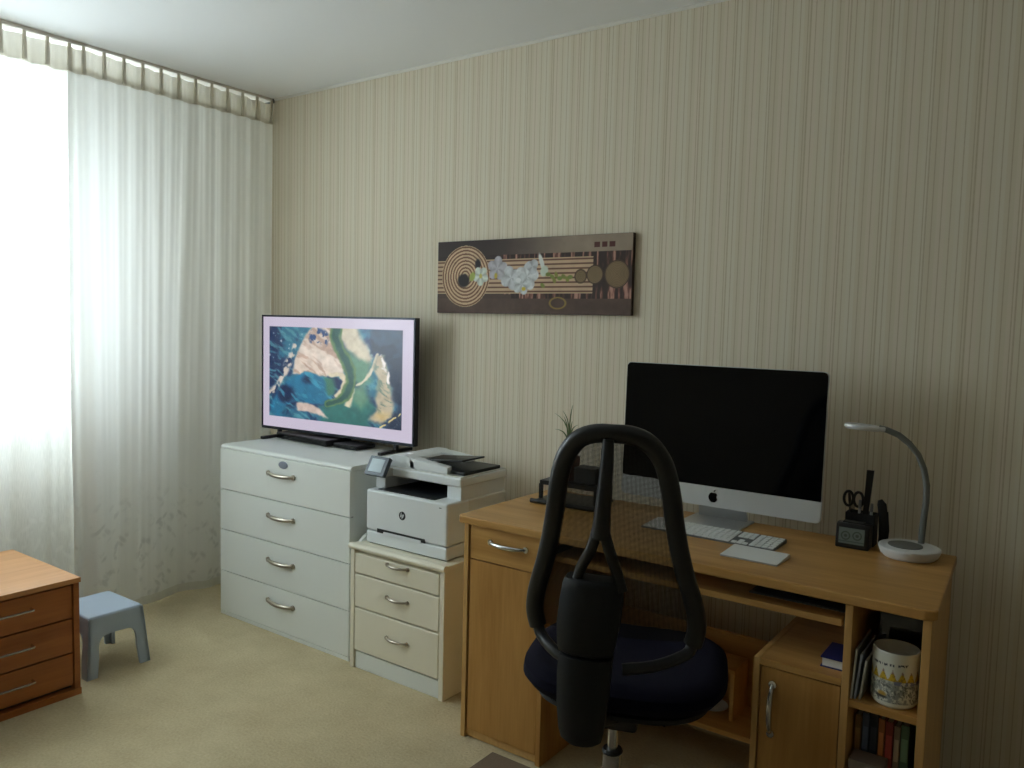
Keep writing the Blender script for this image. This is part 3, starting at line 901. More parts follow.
def canvas(a, b):
    Wd, Hd = 0.947, 0.306
    X, Y = a * Wd, b * Hd
    n = fbm(a * 30, b * 10, 5)
    c = np.zeros(a.shape + (3,)) + np.array((72, 58, 52.))
    top = (b < .22)
    tcol = np.array((62, 50, 48.))[None, None] * (1 - sm(.25, .8, a))[..., None] + np.array((158, 140, 122.))[None, None] * sm(.25, .8, a)[..., None]
    c = np.where(top[..., None], tcol, c)
    # bamboo / bark texture in the band
    band = (b >= .21) & (b < .80)
    bark = fbm(a * 90, b * 4, 41)
    bc = np.array((58, 42, 38.)) + sm(.45, .7, bark)[..., None] * np.array((80, 48, 40.)) + sm(.62, .75, bark)[..., None] * np.array((50, 52, 48.))
    c = np.where((band & ((a > .35) | (b > .74)))[..., None] & (np.ones(3, bool)), bc, c)
    c = np.where(((b > .74) & (a < .42))[..., None], np.array((84, 66, 58.)), c)
    c = np.where((band & (b < .30) & (a < .36))[..., None], np.array((58, 46, 44.)), c)
    # raked lines
    sand = (a < .825) & (b > .265) & (b < .735)
    st = (np.cos(2 * PI * (b - .265) / .0588) > -.15)
    sc = np.where(st[..., None], np.array((206, 176, 144.)), np.array((112, 78, 62.)))
    c = np.where(sand[..., None], sc, c)
    # lower brown field with a little ornament
    c = np.where((b > .80)[..., None], np.array((92, 72, 63.)) * (0.92 + .16 * n)[..., None], c)
    c = mixc(c, (150, 124, 66), sm(.004, .0015, np.abs(np.hypot((X - .625) * .6, Y - .262) - .022)) * (b > .77))
    # rings
    R = np.hypot(X - .155, Y - .150)
    ring = R < .130
    rc = np.where((np.cos(2 * PI * R / .0146) > -.1)[..., None], np.array((214, 184, 150.)), np.array((122, 86, 66.)))
    c = np.where(ring[..., None], rc, c)
    c = mixc(c, (44, 38, 40), sm(.034, .022, np.hypot((X - .146) * .9, Y - .168)))
    c = mixc(c, (44, 38, 44), sm(.020, .010, np.hypot((X - .222), (Y - .100) * .7)))
    # orchid blossoms
    def blossom(cx, cy, r, col, k=5, ph=0.3):
        nonlocal c
        dx, dy = X - cx, Y - cy
        rr = np.hypot(dx, dy); th = np.arctan2(dy, dx)
        edge = r * (.70 + .30 * np.abs(np.cos(k / 2 * (th + ph))))
        m = sm(1.06, .94, rr / edge)
        sh = .80 + .20 * np.abs(np.cos(k / 2 * (th + ph))) + .1 * (hash_noise(a * 120, b * 40, 8) - .5)
        c = c * (1 - m[..., None]) + (np.array(col, float) * np.clip(sh, .6, 1.08)[..., None]) * m[..., None]
    blossom(.325, .120, .052, (196, 192, 200), 5, .2)
    blossom(.238, .150, .042, (222, 228, 218), 5, .9)
    blossom(.395, .160, .052, (214, 216, 220), 4, .4)
    blossom(.475, .155, .058, (226, 228, 230), 5, 1.4)
    blossom(.450, .185, .046, (216, 220, 222), 5, .1)
    blossom(.500, .115, .032, (206, 208, 212), 3, .8)
    def ell(cx, cy, rx, ry, col, ang=0.0, soft=.2):
        nonlocal c
        dx, dy = X - cx, Y - cy
        u = dx * math.cos(ang) + dy * math.sin(ang); v = -dx * math.sin(ang) + dy * math.cos(ang)
        c = mixc(c, col, sm(1 + soft, 1 - soft, np.hypot(u / rx, v / ry)))
    ell(.545, .100, .010, .038, (226, 230, 226), -.35)
    ell(.558, .135, .018, .022, (210, 220, 206), .5)
    ell(.193, .152, .014, .020, (168, 178, 96), .4)
    ell(.238, .150, .008, .010, (206, 196, 110))
    ell(.318, .150, .008, .012, (196, 174, 74))
    ell(.460, .205, .010, .008, (214, 190, 70))
    ell(.433, .170, .014, .010, (232, 234, 236))
    for i, (ex, ey) in enumerate(((.545, .148), (.565, .158), (.583, .150), (.600, .164), (.618, .158), (.635, .168), (.648, .160), (.520, .192), (.575, .172))):
        ell(ex + .032, ey, .012, .008, (122 + 8 * (i % 3), 136 + 6 * (i % 2), 70), .6 * (i % 3))
    # cut wood slices
    for sx_, sy_, sr in ((.727, .158, .027), (.790, .152, .036), (.885, .152, .053)):
        R2 = np.hypot(X - sx_, Y - sy_)
        m = sm(sr * 1.03, sr * .97, R2)
        base = np.array((128, 106, 76.)) + (22 * np.cos(2 * PI * R2 / .006))[..., None] * np.ones(3)
        c = c * (1 - m[..., None]) + base * m[..., None]
        c = mixc(c, (76, 58, 44), sm(.0035, .001, np.abs(R2 - sr * .96)))
    for s0 in (.840, .875, .910):
        m = (np.abs(a - s0) < .0125) & (np.abs(b - .125) < .036)
        c = np.where(m[..., None], np.array((88, 44, 38.)), c)
    return c * (0.94 + .12 * n)[..., None]


o = color_grid('print', (0, 0, 0), (qx1 - qx0 - .002, 0, 0), (0, 0, -(qz1 - qz0 - .002)), 420, 136, canvas, M['print'], pic)
o.location = (qx0 + .001 - pic.location.x, -.0214 - pic.location.y, qz1 - .001 - pic.location.z)

# ------------------------------------------------------------------ desk
dx0, dyf, dyb, DT = 1.858, -0.689, -0.125, 0.75
F = -0.675
dk = thing('computer_desk', 'beech computer desk with drawer, doors and open shelves along the wall', 'desk', (2.56, -0.4, 0))
top = MB()
top.prism([(dx0, dyf + .012), (dx0 + .012, dyf), (3.240, dyf), (3.258, dyf + .006), (3.264, dyf + .022), (3.238, dyb), (dx0, dyb)], 'z', .725, .75, .004, 3)
top.build('desktop', M['beech_x'], dk)
# left cupboard
MB().box(1.879, 1.897, F, dyb - .01, 0, .726, .0015).build('side_panel', M['edge'], dk)
MB().box(2.179, 2.197, F, dyb - .01, 0, .726, .0015).build('side_panel', M['beech_z'], dk)
MB().box(1.897, 2.179, F + .03, dyb - .02, 0.03, .046).build('bottom_shelf', M['beech_x'], dk)
MB().box(1.897, 2.179, F + .010, F + .026, 0.004, .028, .001).build('plinth', M['edge'], dk)
MB().box(1.897, 2.179, dyb - .022, dyb - .012, 0.01, .722).build('back_panel', M['beech_z'], dk)
MB().box(1.897, 2.179, F + .03, F + .04, 0.03, .722).build('gap_shade_board', M['gap'], dk)  # thin dark sheet, paints the shade seen through the drawer and door gaps
dr = sub(MB().box(1.903, 2.1765, F + .004, F + .022, .6105, .7215, .0015).build('drawer', M['beech_x'], dk), dk)
bow_handle(dk, dr, 1.986, 2.124, F + .004, .677, M['chrome'], .0065, .026)
dr = sub(MB().box(1.903, 2.1765, F + .004, F + .022, .031, .6065, .0015).build('door', M['beech_z'], dk), dk)
# kneehole
MB().box(2.197, 2.850, dyb - .03, dyb - .014, .02, .372, .001).build('back_panel', M['beech_x'], dk)
MB().box(2.205, 3.052, F + .032, F + .40, .652, .670, .003).build('keyboard_tray', M['beech_x'], dk)
MB().box(2.197, 2.207, F + .05, F + .42, .655, .69, .001).build('tray_runner', M['blackmatte'], dk)
MB().box(3.054, 3.066, F + .05, F + .42, .655, .69, .001).build('tray_runner', M['blackmatte'], dk)
MB().box(2.207, 2.850, -.36, dyb - .03, .128, .144, .001).build('low_shelf', M['beech_x'], dk)
# right unit: low cupboard with a door
MB().box(2.850, 2.866, F, dyb - .01, 0, .534, .0015).build('side_panel', M['edge'], dk)
MB().box(2.866, 3.066, F, dyb - .01, .516, .534, .0015).build('cupboard_top', M['beech_x'], dk)
MB().box(2.866, 3.066, F + .03, dyb - .02, .03, .046).build('bottom_shelf', M['beech_x'], dk)
MB().box(2.866, 3.066, dyb - .022, dyb - .012, .01, .534).build('back_panel', M['beech_z'], dk)
MB().box(2.866, 3.066, F + .030, F + .040, .03, .516).build('cupboard_shade_board', M['gap'], dk)  # dark sheet behind the door, shade of the cupboard given as colour
dr = sub(MB().box(2.869, 3.0635, F + .004, F + .022, .032, .5125, .0015).build('door', M['beech_z'], dk), dk)
hp = MB()
n = 13
path, rs = [], []
for i in range(n):
    t_ = i / (n - 1); s = math.sin(PI * t_)
    path.append((2.901, F + .004 - .024 * s ** .5, .342 + .130 * t_)); rs.append(.0055 + .0022 * s)
hp.tube(path, rs, 10)
for zz in (.342, .472):
    hp.lathe([(0, 0), (.010, 0), (.010, .006), (0, .007)], seg=14, M=Matrix.Translation((2.901, F + .004, zz)) @ Matrix.Rotation(PI / 2, 4, 'X'))
o = hp.build('handle', M['chrome'], None, origin=dk['_org']); o.location = (0, 0, 0); o.parent = dr
# divider, right panel, bay shelves
MB().box(3.066, 3.084, F, dyb - .01, 0, .726, .0015).build('side_panel', M['edge'], dk)
MB().hexa([(3.235, F, 0), (3.254, F, 0), (3.230, dyb - .01, 0), (3.211, dyb - .01, 0), (3.235, F, .726), (3.254, F, .726), (3.230, dyb - .01, .726), (3.211, dyb - .01, .726)], .0015).build('side_panel', M['edge'], dk)
for zz in (.469, .172, .03):
    MB().hexa([(3.084, F + .004, zz), (3.235, F + .004, zz), (3.2115, dyb - .02, zz), (3.084, dyb - .02, zz), (3.084, F + .004, zz + .018), (3.235, F + .004, zz + .018), (3.2115, dyb - .02, zz + .018), (3.084, dyb - .02, zz + .018)], .001).build('shelf', M['beech_x'], dk)
MB().box(3.084, 3.212, dyb - .022, dyb - .012, .01, .722).build('back_panel', M['beech_z'], dk)

# ------------------------------------------------------------------ all-in-one computer
ix0, ix1, iy, iz0, iz1 = 2.230, 2.892, -0.255, 0.808, 1.260
im = thing('desktop_computer', 'large all-in-one computer with black screen and silver chin on the desk', 'computer', (2.56, -0.21, DT))


def rrect(x0, x1, z0, z1, r, n=6):
    pts = []
    for cx, cz, a0 in ((x1 - r, z1 - r, 0), (x0 + r, z1 - r, 90), (x0 + r, z0 + r, 180), (x1 - r, z0 + r, 270)):
        for k in range(n + 1):
            t = math.radians(a0 + 90 * k / n)
            pts.append((cx + r * math.cos(t), cz + r * math.sin(t)))
    return pts


tilt = Matrix.Translation((0, iy, iz0)) @ Matrix.Rotation(math.radians(-1.5), 4, 'X') @ Matrix.Translation((0, -iy, -iz0))
MB().prism(rrect(ix0, ix1, iz0, iz1, .016), 'y', iy, iy + .009, .001, 1, tilt).build('housing', M['alu'], im)
# bulged back
bk = MB()
P = []
for i in range(13):
    row = []
    for j in range(17):
        s, t_ = -1 + 2 * j / 16, -1 + 2 * i / 12
        x = (ix0 + ix1) / 2 + s * (ix1 - ix0) / 2 * .99; z = (iz0 + iz1) / 2 + t_ * (iz1 - iz0) / 2 * .98
        row.append(tilt @ Vector((x, iy + .008 + .036 * max(0, (1 - s * s) * (1 - t_ * t_)) ** .6, z)))
    P.append(row)
bk.grid(P).build('back_shell', M['alu'], im)
chz = iz0 + .066
cg = rrect(ix0 + .002, ix1 - .002, chz, iz1 - .002, .014)
cg = [(x, max(z, chz)) for x, z in cg]
gl = [(ix0 + .002, chz), (ix1 - .002, chz)] + [q for q in rrect(ix0 + .002, ix1 - .002, chz - .05, iz1 - .002, .014) if q[1] > iz1 - .03]
MB().prism(gl, 'y', iy - .0015, iy + .002, 0, 1, tilt).build('screen', M['blackgloss'], im)
cgp = [(ix1 - .001, chz), (ix0 + .001, chz)] + [q for q in rrect(ix0 + .001, ix1 - .001, iz0 + .001, chz + .05, .014) if q[1] < iz0 + .03]
cnl = sub(MB().prism(cgp, 'y', iy - .0015, iy + .002, 0, 1, tilt).build('chin', M['alulight'], im), im)
# fruit emblem: body with a bite on the right and a leaf
ecx, ecz, er = (ix0 + ix1) / 2 - .002, iz0 + .035, .0170
pts = []
N_ = 44
for k in range(N_):
    t = 2 * PI * k / N_
    x, z = math.sin(t), math.cos(t)
    r = 1.0
    r -= .16 * math.exp(-(t / .28) ** 2) + .16 * math.exp(-((t - 2 * PI) / .28) ** 2)      # dip under the leaf
    r -= .10 * math.exp(-((t - PI) / .22) ** 2)                                               # dip at the foot
    x *= .92 * (1 - .12 * max(0, -z))
    d = math.hypot(r * x - 1.08, r * z - .12)
    if d < .46:
        q = ((r * x - 1.08) / d, (r * z - .12) / d)
        X, Z = 1.08 + q[0] * .46, .12 + q[1] * .46
    else:
        X, Z = r * x, r * z
    pts.append((ecx + er * X, ecz + er * Z - .003))
e = MB()
e.prism(pts, 'y', iy - .0022, iy - .001, 0, 1, tilt)
leaf = [(ecx + er * u, ecz + er * (v) - .003) for u, v in ((.02, .95), (.10, 1.30), (.42, 1.52), (.38, 1.20))]
e.prism(leaf, 'y', iy - .0022, iy - .001, 0, 1, tilt)
o = e.build('emblem', M['blackgloss'], None, origin=im['_org']); o.location = (0, 0, 0); o.parent = cnl
# stand
st = MB()
st.box(2.46, 2.656, -.298, -.135, DT, DT + .005, .001)
st.build('stand_foot', M['alu'], im)
st = MB()
st.hexa([(2.475, -.160, DT + .003), (2.641, -.160, DT + .003), (2.641, -.150, DT + .003), (2.475, -.150, DT + .003),
         (2.485, -.222, DT + .20), (2.631, -.222, DT + .20), (2.631, -.214, DT + .20), (2.485, -.214, DT + .20)], .001)
st.build('stand_neck', M['alu'], im)

# keyboard and trackpad
kb = thing('keyboard', 'slim white full-size keyboard in front of the computer', 'keyboard', (2.606, -0.375, DT), math.radians(-0.5), world=False)
MB().hexa([(-.209, -.062, .0), (.209, -.062, .0), (.209, .062, 0), (-.209, .062, 0), (-.209, -.062, .005), (.209, -.062, .005), (.209, .062, .012), (-.209, .062, .012)], .002).build('base', M['grey'], kb)
kk = MB()
def key(x0, x1, y0, y1):
    za, zb_ = .005 + (y0 + .062) / .124 * .007, .005 + (y1 + .062) / .124 * .007
    kk.hexa([(x0, y0, za - .001), (x1, y0, za - .001), (x1, y1, zb_ - .001), (x0, y1, zb_ - .001), (x0, y0, za + .0025), (x1, y0, za + .0025), (x1, y1, zb_ + .0025), (x0, y1, zb_ + .0025)])
u_ = .019
for row in range(6):
    y0 = -.058 + row * .0197; y1 = y0 + (.0158 if row < 5 else .0125)
    if row == 0:
        xs = [(0, 1.2), (1.2, 2.2), (2.2, 3.4), (3.4, 9.0), (9, 10.2), (10.2, 11.2), (11.2, 12.4), (12.4, 14.8)]
        xs = [(a * 1.0, b_) for a, b_ in xs]
    else:
        xs = [(k, k + 1) for k in range(14)] + [(14, 14.8)]
    for a, b_ in xs:
        key(-.205 + a * u_ + .0016, -.205 + b_ * u_ - .0016, y0, y1)
    if row in (0, 2, 3, 4, 5):
        if row not in (2,):
            for k in range(3):
                if row == 0 or row >= 3:
                    key(.0805 + k * .0165 + .0014, .0805 + (k + 1) * .0165 - .0014, y0, y1)
    if row == 1:
        key(.0805 + .0165 + .001, .0805 + .033 - .001, y0, y1)
    for k in range(4):
        key(.134 + k * .0182 + .0016, .134 + (k + 1) * .0182 - .0016, y0, y1)
o = kk.build('keys', M['keywhite'], kb, sharp=20); o['kind'] = 'stuff'
tp = thing('trackpad', 'flat white trackpad at the front of the desktop below the keyboard', 'trackpad', (2.789, -0.520, DT), math.radians(-1.0), world=False)
MB().hexa([(-.08, -.054, 0), (.08, -.054, 0), (.08, .054, 0), (-.08, .054, 0), (-.08, -.054, .004), (.08, -.054, .004), (.08, .054, .010), (-.08, .054, .010)], .001).build('base', M['alu'], tp)
MB().hexa([(-.079, -.053, .004), (.079, -.053, .004), (.079, .053, .0098), (-.079, .053, .0098), (-.079, -.053, .0052), (.079, -.053, .0052), (.079, .053, .0112), (-.079, .053, .0112)], .0004).build('glass_surface', M['keywhite'], tp)

# ------------------------------------------------------------------ desk lamp
lp = thing('desk_lamp', 'white desk lamp with bent grey neck and ring head at the desk corner', 'lamp', (3.137, -0.245, DT))
bs = sub(MB().lathe([(0, 0), (.066, 0), (.074, .007), (.081, .024), (.080, .029), (.075, .031), (0, .031)], c=(3.129, -.226, DT), seg=48).build('base', M['lampwhite'], lp), lp)
o = MB().lathe([(0, .0308), (.045, .0308), (.045, .0332), (.042, .034), (0, .034)], c=(3.119, -.231, DT), seg=36).build('touch_disc', M['grey'], None, origin=lp['_org'])
o.location = (0, 0, 0); o.parent = bs
neck = [(3.150, -.172, .780), (3.152, -.170, .84), (3.156, -.170, .90), (3.155, -.171, .95), (3.146, -.175, .995), (3.130, -.182, 1.035), (3.106, -.189, 1.066), (3.079, -.197, 1.088), (3.048, -.206, 1.101), (3.028, -.210, 1.105)]
MB().tube(neck, .0088, 12).build('gooseneck', M['neck'], lp)
Mh = Matrix.Translation((2.985, -.215, 1.105)) @ Matrix.Rotation(math.radians(-3), 4, 'X') @ Matrix.Rotation(math.radians(3), 4, 'Y')
hd = MB().lathe([(.027, -.007), (.045, -.008), (.050, -.003), (.049, .004), (.042, .007), (.030, .006), (.027, .001), (.027, -.007)], seg=44, M=Mh)
hd.hexa([(.040, -.016, -.005), (.062, -.011, -.006), (.062, .011, -.006), (.040, .016, -.005), (.040, -.016, .005), (.062, -.010, .006), (.062, .010, .006), (.040, .016, .005)], .003, 2, Mh)
hd = sub(hd.build('ring_head', M['lampwhite'], lp), lp)
o = MB().lathe([(.030, -.0082), (.043, -.0088), (.043, -.0078), (.030, -.0072)], seg=40, M=Mh).build('light_ring', M['trimwhite'], None, origin=lp['_org'])
o.location = (0, 0, 0); o.parent = hd

# ------------------------------------------------------------------ clock and pen holder
ck = thing('alarm_clock', 'small black alarm clock with grey display in front of the pen holder', 'clock', (2.981, -0.228, DT), math.radians(1), world=False)
MB().prism([(-.026, .0), (.030, .0), (.026, .062), (.018, .072), (-.012, .074), (-.020, .070)], 'x', -.046, .046, .004).build('case', M['black'], ck)


def clock_face(a, b):
    c = np.zeros(a.shape + (3,)) + np.array((112, 122, 116.))
    for cx, cy in ((.27, .5), (.72, .45)):
        d = np.hypot((a - cx) * 1.5, b - cy)
        c = mixc(c, (76, 84, 74), sm(.05, .02, np.abs(d - .24)) * .9)
        c = mixc(c, (84, 90, 82), sm(.12, .08, d))
    c = mixc(c, (92, 100, 94), (np.abs(b - .86) < .03) * 1.0)
    return c


o = color_grid('display', (-.036, -.0265, .061), (.070, 0, 0), (0, -.0035, -.046), 44, 30, clock_face, M['clockface'], ck)
MB().box(-.03, .03, -.014, .012, .072, .077, .002).build('snooze_bar', M['blackmatte'], ck)

pc = thing('pen_holder', 'black rectangular pen holder behind the alarm clock', 'pen holder', (2.987, -0.165, DT))
h = MB()
h.box(2.946, 3.028, -.192, -.140, DT, DT + .004)
for a in ((2.946, 2.949, -.192, -.140), (3.025, 3.028, -.192, -.140), (2.946, 3.028, -.192, -.189), (2.946, 3.028, -.143, -.140), (2.985, 2.987, -.190, -.142)):
    h.box(*a, DT + .002, DT + .094, .0008, 1)
h.build('cup', M['blackmatte'], pc)
sc = thing('scissors', 'black handled scissors standing in the pen holder', 'scissors', (2.960, -.165, DT + .005))
for s in (-1, 1):
    ring = [(2.961 + s * .014 + .013 * math.cos(t), -.165, DT + .130 + .022 * math.sin(t)) for t in np.linspace(0, 2 * PI, 22)[:-1]]
    MB().tube(ring, .0042, 8, closed=True).build('handle', M['black'], sc)
MB().hexa([(2.958, -.167, DT + .006), (2.962, -.167, DT + .006), (2.962, -.163, DT + .006), (2.958, -.163, DT + .006), (2.954, -.167, DT + .115), (2.967, -.167, DT + .115), (2.967, -.163, DT + .115), (2.954, -.163, DT + .115)]).build('blade', M['chrome'], sc)
rl = MB().hexa([(2.988, -.178, DT + .006), (3.000, -.178, DT + .006), (3.000, -.170, DT + .006), (2.988, -.170, DT + .006), (2.994, -.168, DT + .222), (3.014, -.168, DT + .222), (3.014, -.160, DT + .222), (2.994, -.160, DT + .222)], .001)
rl = rl.build('letter_opener', M['black'], None, origin=(2.995, -.17, DT + .006))
tag(rl, 'tall flat black stick rising highest out of the pen holder', 'letter opener')
pens = (((2.980, -.176), (2.983, -.178), .132, (170, 172, 176), 'silver grey pen between the scissors and the tall black stick'),
        ((3.012, -.172), (3.015, -.175), .125, (190, 192, 188), 'pale pen right of the tall black stick in the pen holder'),
        ((2.960, -.150), (2.944, -.146), .145, (70, 62, 56), 'thin dark pencil leaning left out of the pen holder'))
for (bx, by), (tx, ty), hh, c_, lb in pens:
    pt = thing('pen', lb, 'pen', (bx, by, DT + .005), group='pens in the black holder')
    A, B = Vector((bx, by, DT + .005)), Vector((tx, ty, DT + hh))
    MB().tube([A, A.lerp(B, .1), A.lerp(B, .8)], [.0015, .0042, .0042], 10).build('barrel', mat('pen_colour', c_, .4), pt)
    MB().tube([A.lerp(B, .8), B], [.0046, .0040], 10).build('cap', mat('pen_cap', tuple(k * .7 for k in c_), .4), pt)
sp = thing('stapler', 'rounded black stapler standing upright at the right of the pen holder', 'stapler', (3.048, -.165, DT))
MB().tube([(3.044, -.165, DT + .003), (3.046, -.165, DT + .03), (3.046, -.165, DT + .085), (3.040, -.165, DT + .125), (3.034, -.165, DT + .138)], [.006, .0065, .008, .008, .004], 12, flat=1.6).build('upper_arm', M['black'], sp)
MB().tube([(3.055, -.165, DT + .002), (3.057, -.165, DT + .05), (3.054, -.165, DT + .105)], [.004, .0045, .003], 10, flat=1.6).build('lower_arm', M['blackmatte'], sp)

# ------------------------------------------------------------------ organiser and plant on the left of the desk
og = thing('desk_organizer', 'black two-level desk organizer behind the chair on the left of the desk', 'organizer', (2.055, -0.275, DT), math.radians(4), world=False)
MB().box(-.115, .115, -.085, .085, .004, .012, .003).build('base_plate', M['black'], og)
MB().tube([(-.125, -.092, .008), (0, -.098, .010), (.125, -.092, .008)], .008, 10).build('front_bar', M['black'], og)
MB().box(-.110, .110, -.06, .075, .062, .078, .003).build('upper_shelf', M['black'], og)
for x in (-.108, .108):
    for y_ in (-.05, .068):
        MB().box(x - .006, x + .006, y_ - .006, y_ + .006, .010, .064).build('post', M['black'], og)
for x in (-.1, .1):
    for y_ in (-.07, .07):
        MB().box(x - .008, x + .008, y_ - .008, y_ + .008, 0, .005).build('foot', M['blackmatte'], og)
bx = thing('card_box', 'low black box beside the red-brown pot on the organizer', 'box', (2.108, -.272, DT + .078), math.radians(4), world=False)
MB().box(-.040, .040, -.032, .032, 0, .052, .003).build('case', M['blackmatte'], bx)
MB().box(-.041, .041, -.033, .033, .044, .056, .003).build('lid', M['black'], bx)
pl = thing('potted_plant', 'spiky green air plant in a red-brown square pot on the organizer', 'plant', (2.022, -.270, DT + .078))
p_ = Vector(pl.location)
MB().hexa([(p_.x - .028, p_.y - .028, p_.z), (p_.x + .028, p_.y - .028, p_.z), (p_.x + .028, p_.y + .028, p_.z), (p_.x - .028, p_.y + .028, p_.z),
           (p_.x - .032, p_.y - .032, p_.z + .085), (p_.x + .032, p_.y - .032, p_.z + .085), (p_.x + .032, p_.y + .032, p_.z + .085), (p_.x - .032, p_.y + .032, p_.z + .085)], .003).build('pot', M['redwood'], pl)
for k, (ax, az, ay) in enumerate(((-.062, .155, .0), (-.035, .165, .01), (.012, .190, .0), (-.012, .150, -.02), (.030, .120, .01), (-.05, .10, -.015), (.0, .13, .02), (.018, .10, -.03))):
    base = Vector((p_.x, p_.y, p_.z + .078))
    tip = base + Vector((ax, ay, az))
    pth = [base + (tip - base) * t_ + Vector((0, 0, .03 * math.sin(PI * t_))) - Vector((ax * .35 * math.sin(PI * t_), 0, 0)) for t_ in np.linspace(0, 1, 7)]
    MB().tube(pth, [.004, .0046, .0042, .0036, .0028, .0018, .0006], 6, flat=.5).build('leaf', M['leaf'], pl)

# ------------------------------------------------------------------ things on the keyboard tray and shelves
mp_ = thing('mouse_pad', 'grey mouse pad at the right end of the pull-out tray', 'mouse pad', (2.93, -.50, .670))
MB().box(2.80, 3.045, -.590, -.40, .670, .673, .001).build('pad', mat('pad_grey', (86, 86, 82), .8), mp_)
MB().box(2.81, 3.035, -.582, -.408, .6728, .6738).build('pad_surface', mat('pad_surface_grey', (70, 70, 68), .85), mp_)
cs = thing('glasses_case', 'black rounded case lying on the grey mouse pad under the desktop', 'case', (2.935, -.505, .6738))
MB().lathe([(0, 0), (.086, 0), (.092, .006), (.088, .012), (0, .014)], seg=36, M=Matrix.Translation((2.935, -.495, .6738)) @ Matrix.Diagonal((1, .72, 1, 1))).build('lower_shell', M['black'], cs)
MB().lathe([(.088, .0125), (.090, .015), (.080, .022), (.05, .027), (0, .028)], seg=36, M=Matrix.Translation((2.935, -.495, .6738)) @ Matrix.Diagonal((1, .72, 1, 1))).build('upper_shell', M['blackmatte'], cs)


def book_flat(name, label, cx, cy, z, wx, wy, h, rot, cover, grp=None):
    t = thing(name, label, 'book', (cx, cy, z), rot, grp, world=False)
    m = mat('cover_' + name, cover, .45)
    MB().box(-wx / 2, wx / 2, -wy / 2, wy / 2, h - .0025, h).build('cover', m, t)
    MB().box(-wx / 2, wx / 2, -wy / 2, wy / 2, 0, .0025).build('cover', m, t)
    MB().box(wx / 2 - .0025, wx / 2, -wy / 2, wy / 2, .002, h - .002).build('spine', m, t)
    MB().box(-wx / 2 + .004, wx / 2 - .003, -wy / 2 + .004, wy / 2 - .004, .0025, h - .0025).build('pages', M['paper'], t)
    return t


book_flat('paperback', 'blue covered thick book lying flat on top of the desk cupboard', 3.034, -.570, .534, .062, .115, .026, 0, (30, 44, 120))

# mug on the right-hand shelf
mz = .487
mcx, mcy, mr, mh = 3.174, -.612, .0525, .136
mg = thing('mug', 'large white mug with yellow peaks and grey pattern on the desk shelf', 'mug', (mcx, mcy, mz))
MB().lathe([(0, .002), (.043, 0), (.047, .003), (mr, .012), (mr, mh - .004), (mr - .002, mh), (mr - .005, mh - .002), (mr - .006, .014), (0, .010)], c=(mcx, mcy, mz), seg=56).build('cup', M['ceramic'], mg)


def mug_pic(a, b):
    c = np.zeros(a.shape + (3,)) + np.array((222, 220, 206.))
    n = fbm(a * 40, b * 16, 3); f = fbm(a * 90, b * 30, 17)
    low = sm(.50, .58, b + .03 * (n - .5))
    c = mixc(c, (150, 152, 146), low * sm(.40, .6, n))
    c = mixc(c, (96, 98, 94), low * sm(.56, .68, f))
    c = mixc(c, (190, 150, 60), sm(.02, -.02, np.hypot((a - .31) / .9, (b - .84) / 1.1) - .045))
    c = mixc(c, (64, 62, 58), sm(.012, -.012, np.hypot((a - .30) / 1.2, (b - .90) / .6) - .05))
    # yellow peaks in a row
    for k in range(9):
        cx = .06 + k * .085
        hgt = .24
        tri = np.clip(1 - np.abs(a - cx) / .046, 0, 1)
        m = (b < .52) & (b > .52 - hgt * tri ** 1.2) & (tri > 0)
        c = mixc(c, (206, 172, 40), m * 1.0)
        c = mixc(c, (146, 110, 30), (m & (f > .58)) * .8)
        c = mixc(c, (150, 118, 120), (m & (b < .36)) * .8)
    # line of dark scribble under the rim
    wob = .16 + .035 * np.sin(a * 6)
    m = sm(.030, .018, np.abs(b - wob)) * (hash_noise(a * 130, b * 26, 29) > .52) * (a > .08) * (a < .55)
    c = mixc(c, (54, 54, 60), m)
    c = mixc(c, (110, 112, 150), ((b > .50) & (b < .60) & (a > .42) & (n > .45)) * .8)
    return c


# wrap the print round the mug
nu, nv = 150, 60
me = bpy.data.meshes.new('print')
aa, bb = np.meshgrid(np.linspace(0, 1, nu + 1), np.linspace(0, 1, nv + 1))
th = math.radians(-195) + aa * math.radians(270)
R_ = mr + .0004
co = np.stack([R_ * np.cos(th), R_ * np.sin(th), mh - .008 - bb * (mh - .024)], -1).reshape(-1, 3)
idx = np.arange((nu + 1) * (nv + 1)).reshape(nv + 1, nu + 1)
q = np.stack([idx[:-1, :-1], idx[1:, :-1], idx[1:, 1:], idx[:-1, 1:]], -1).reshape(-1, 4)
me.from_pydata(co.tolist(), [], q.tolist())
c_ = lin(np.clip(mug_pic(aa, bb), 0, 255)).reshape(-1, 3)
at = me.color_attributes.new('Col', 'FLOAT_COLOR', 'POINT')
at.data.foreach_set('color', np.concatenate([c_, np.ones((len(c_), 1))], 1).astype(np.float32).ravel())
link('print', me, M['mugprint'], mg, 180)
hpth = [(mcx + .012 * 0 + (mr - .004) * math.cos(1.2), mcy + (mr - .004) * math.sin(1.2), mz + .11)]
dirv = Vector((math.cos(1.2), math.sin(1.2), 0))
hpth = [Vector((mcx, mcy, mz)) + dirv * (mr - .003 + .034 * math.sin(PI * t_)) + Vector((0, 0, .115 - .085 * t_)) for t_ in np.linspace(0, 1, 11)]
MB().tube(hpth, .0055, 10).build('handle', M['ceramic'], mg)

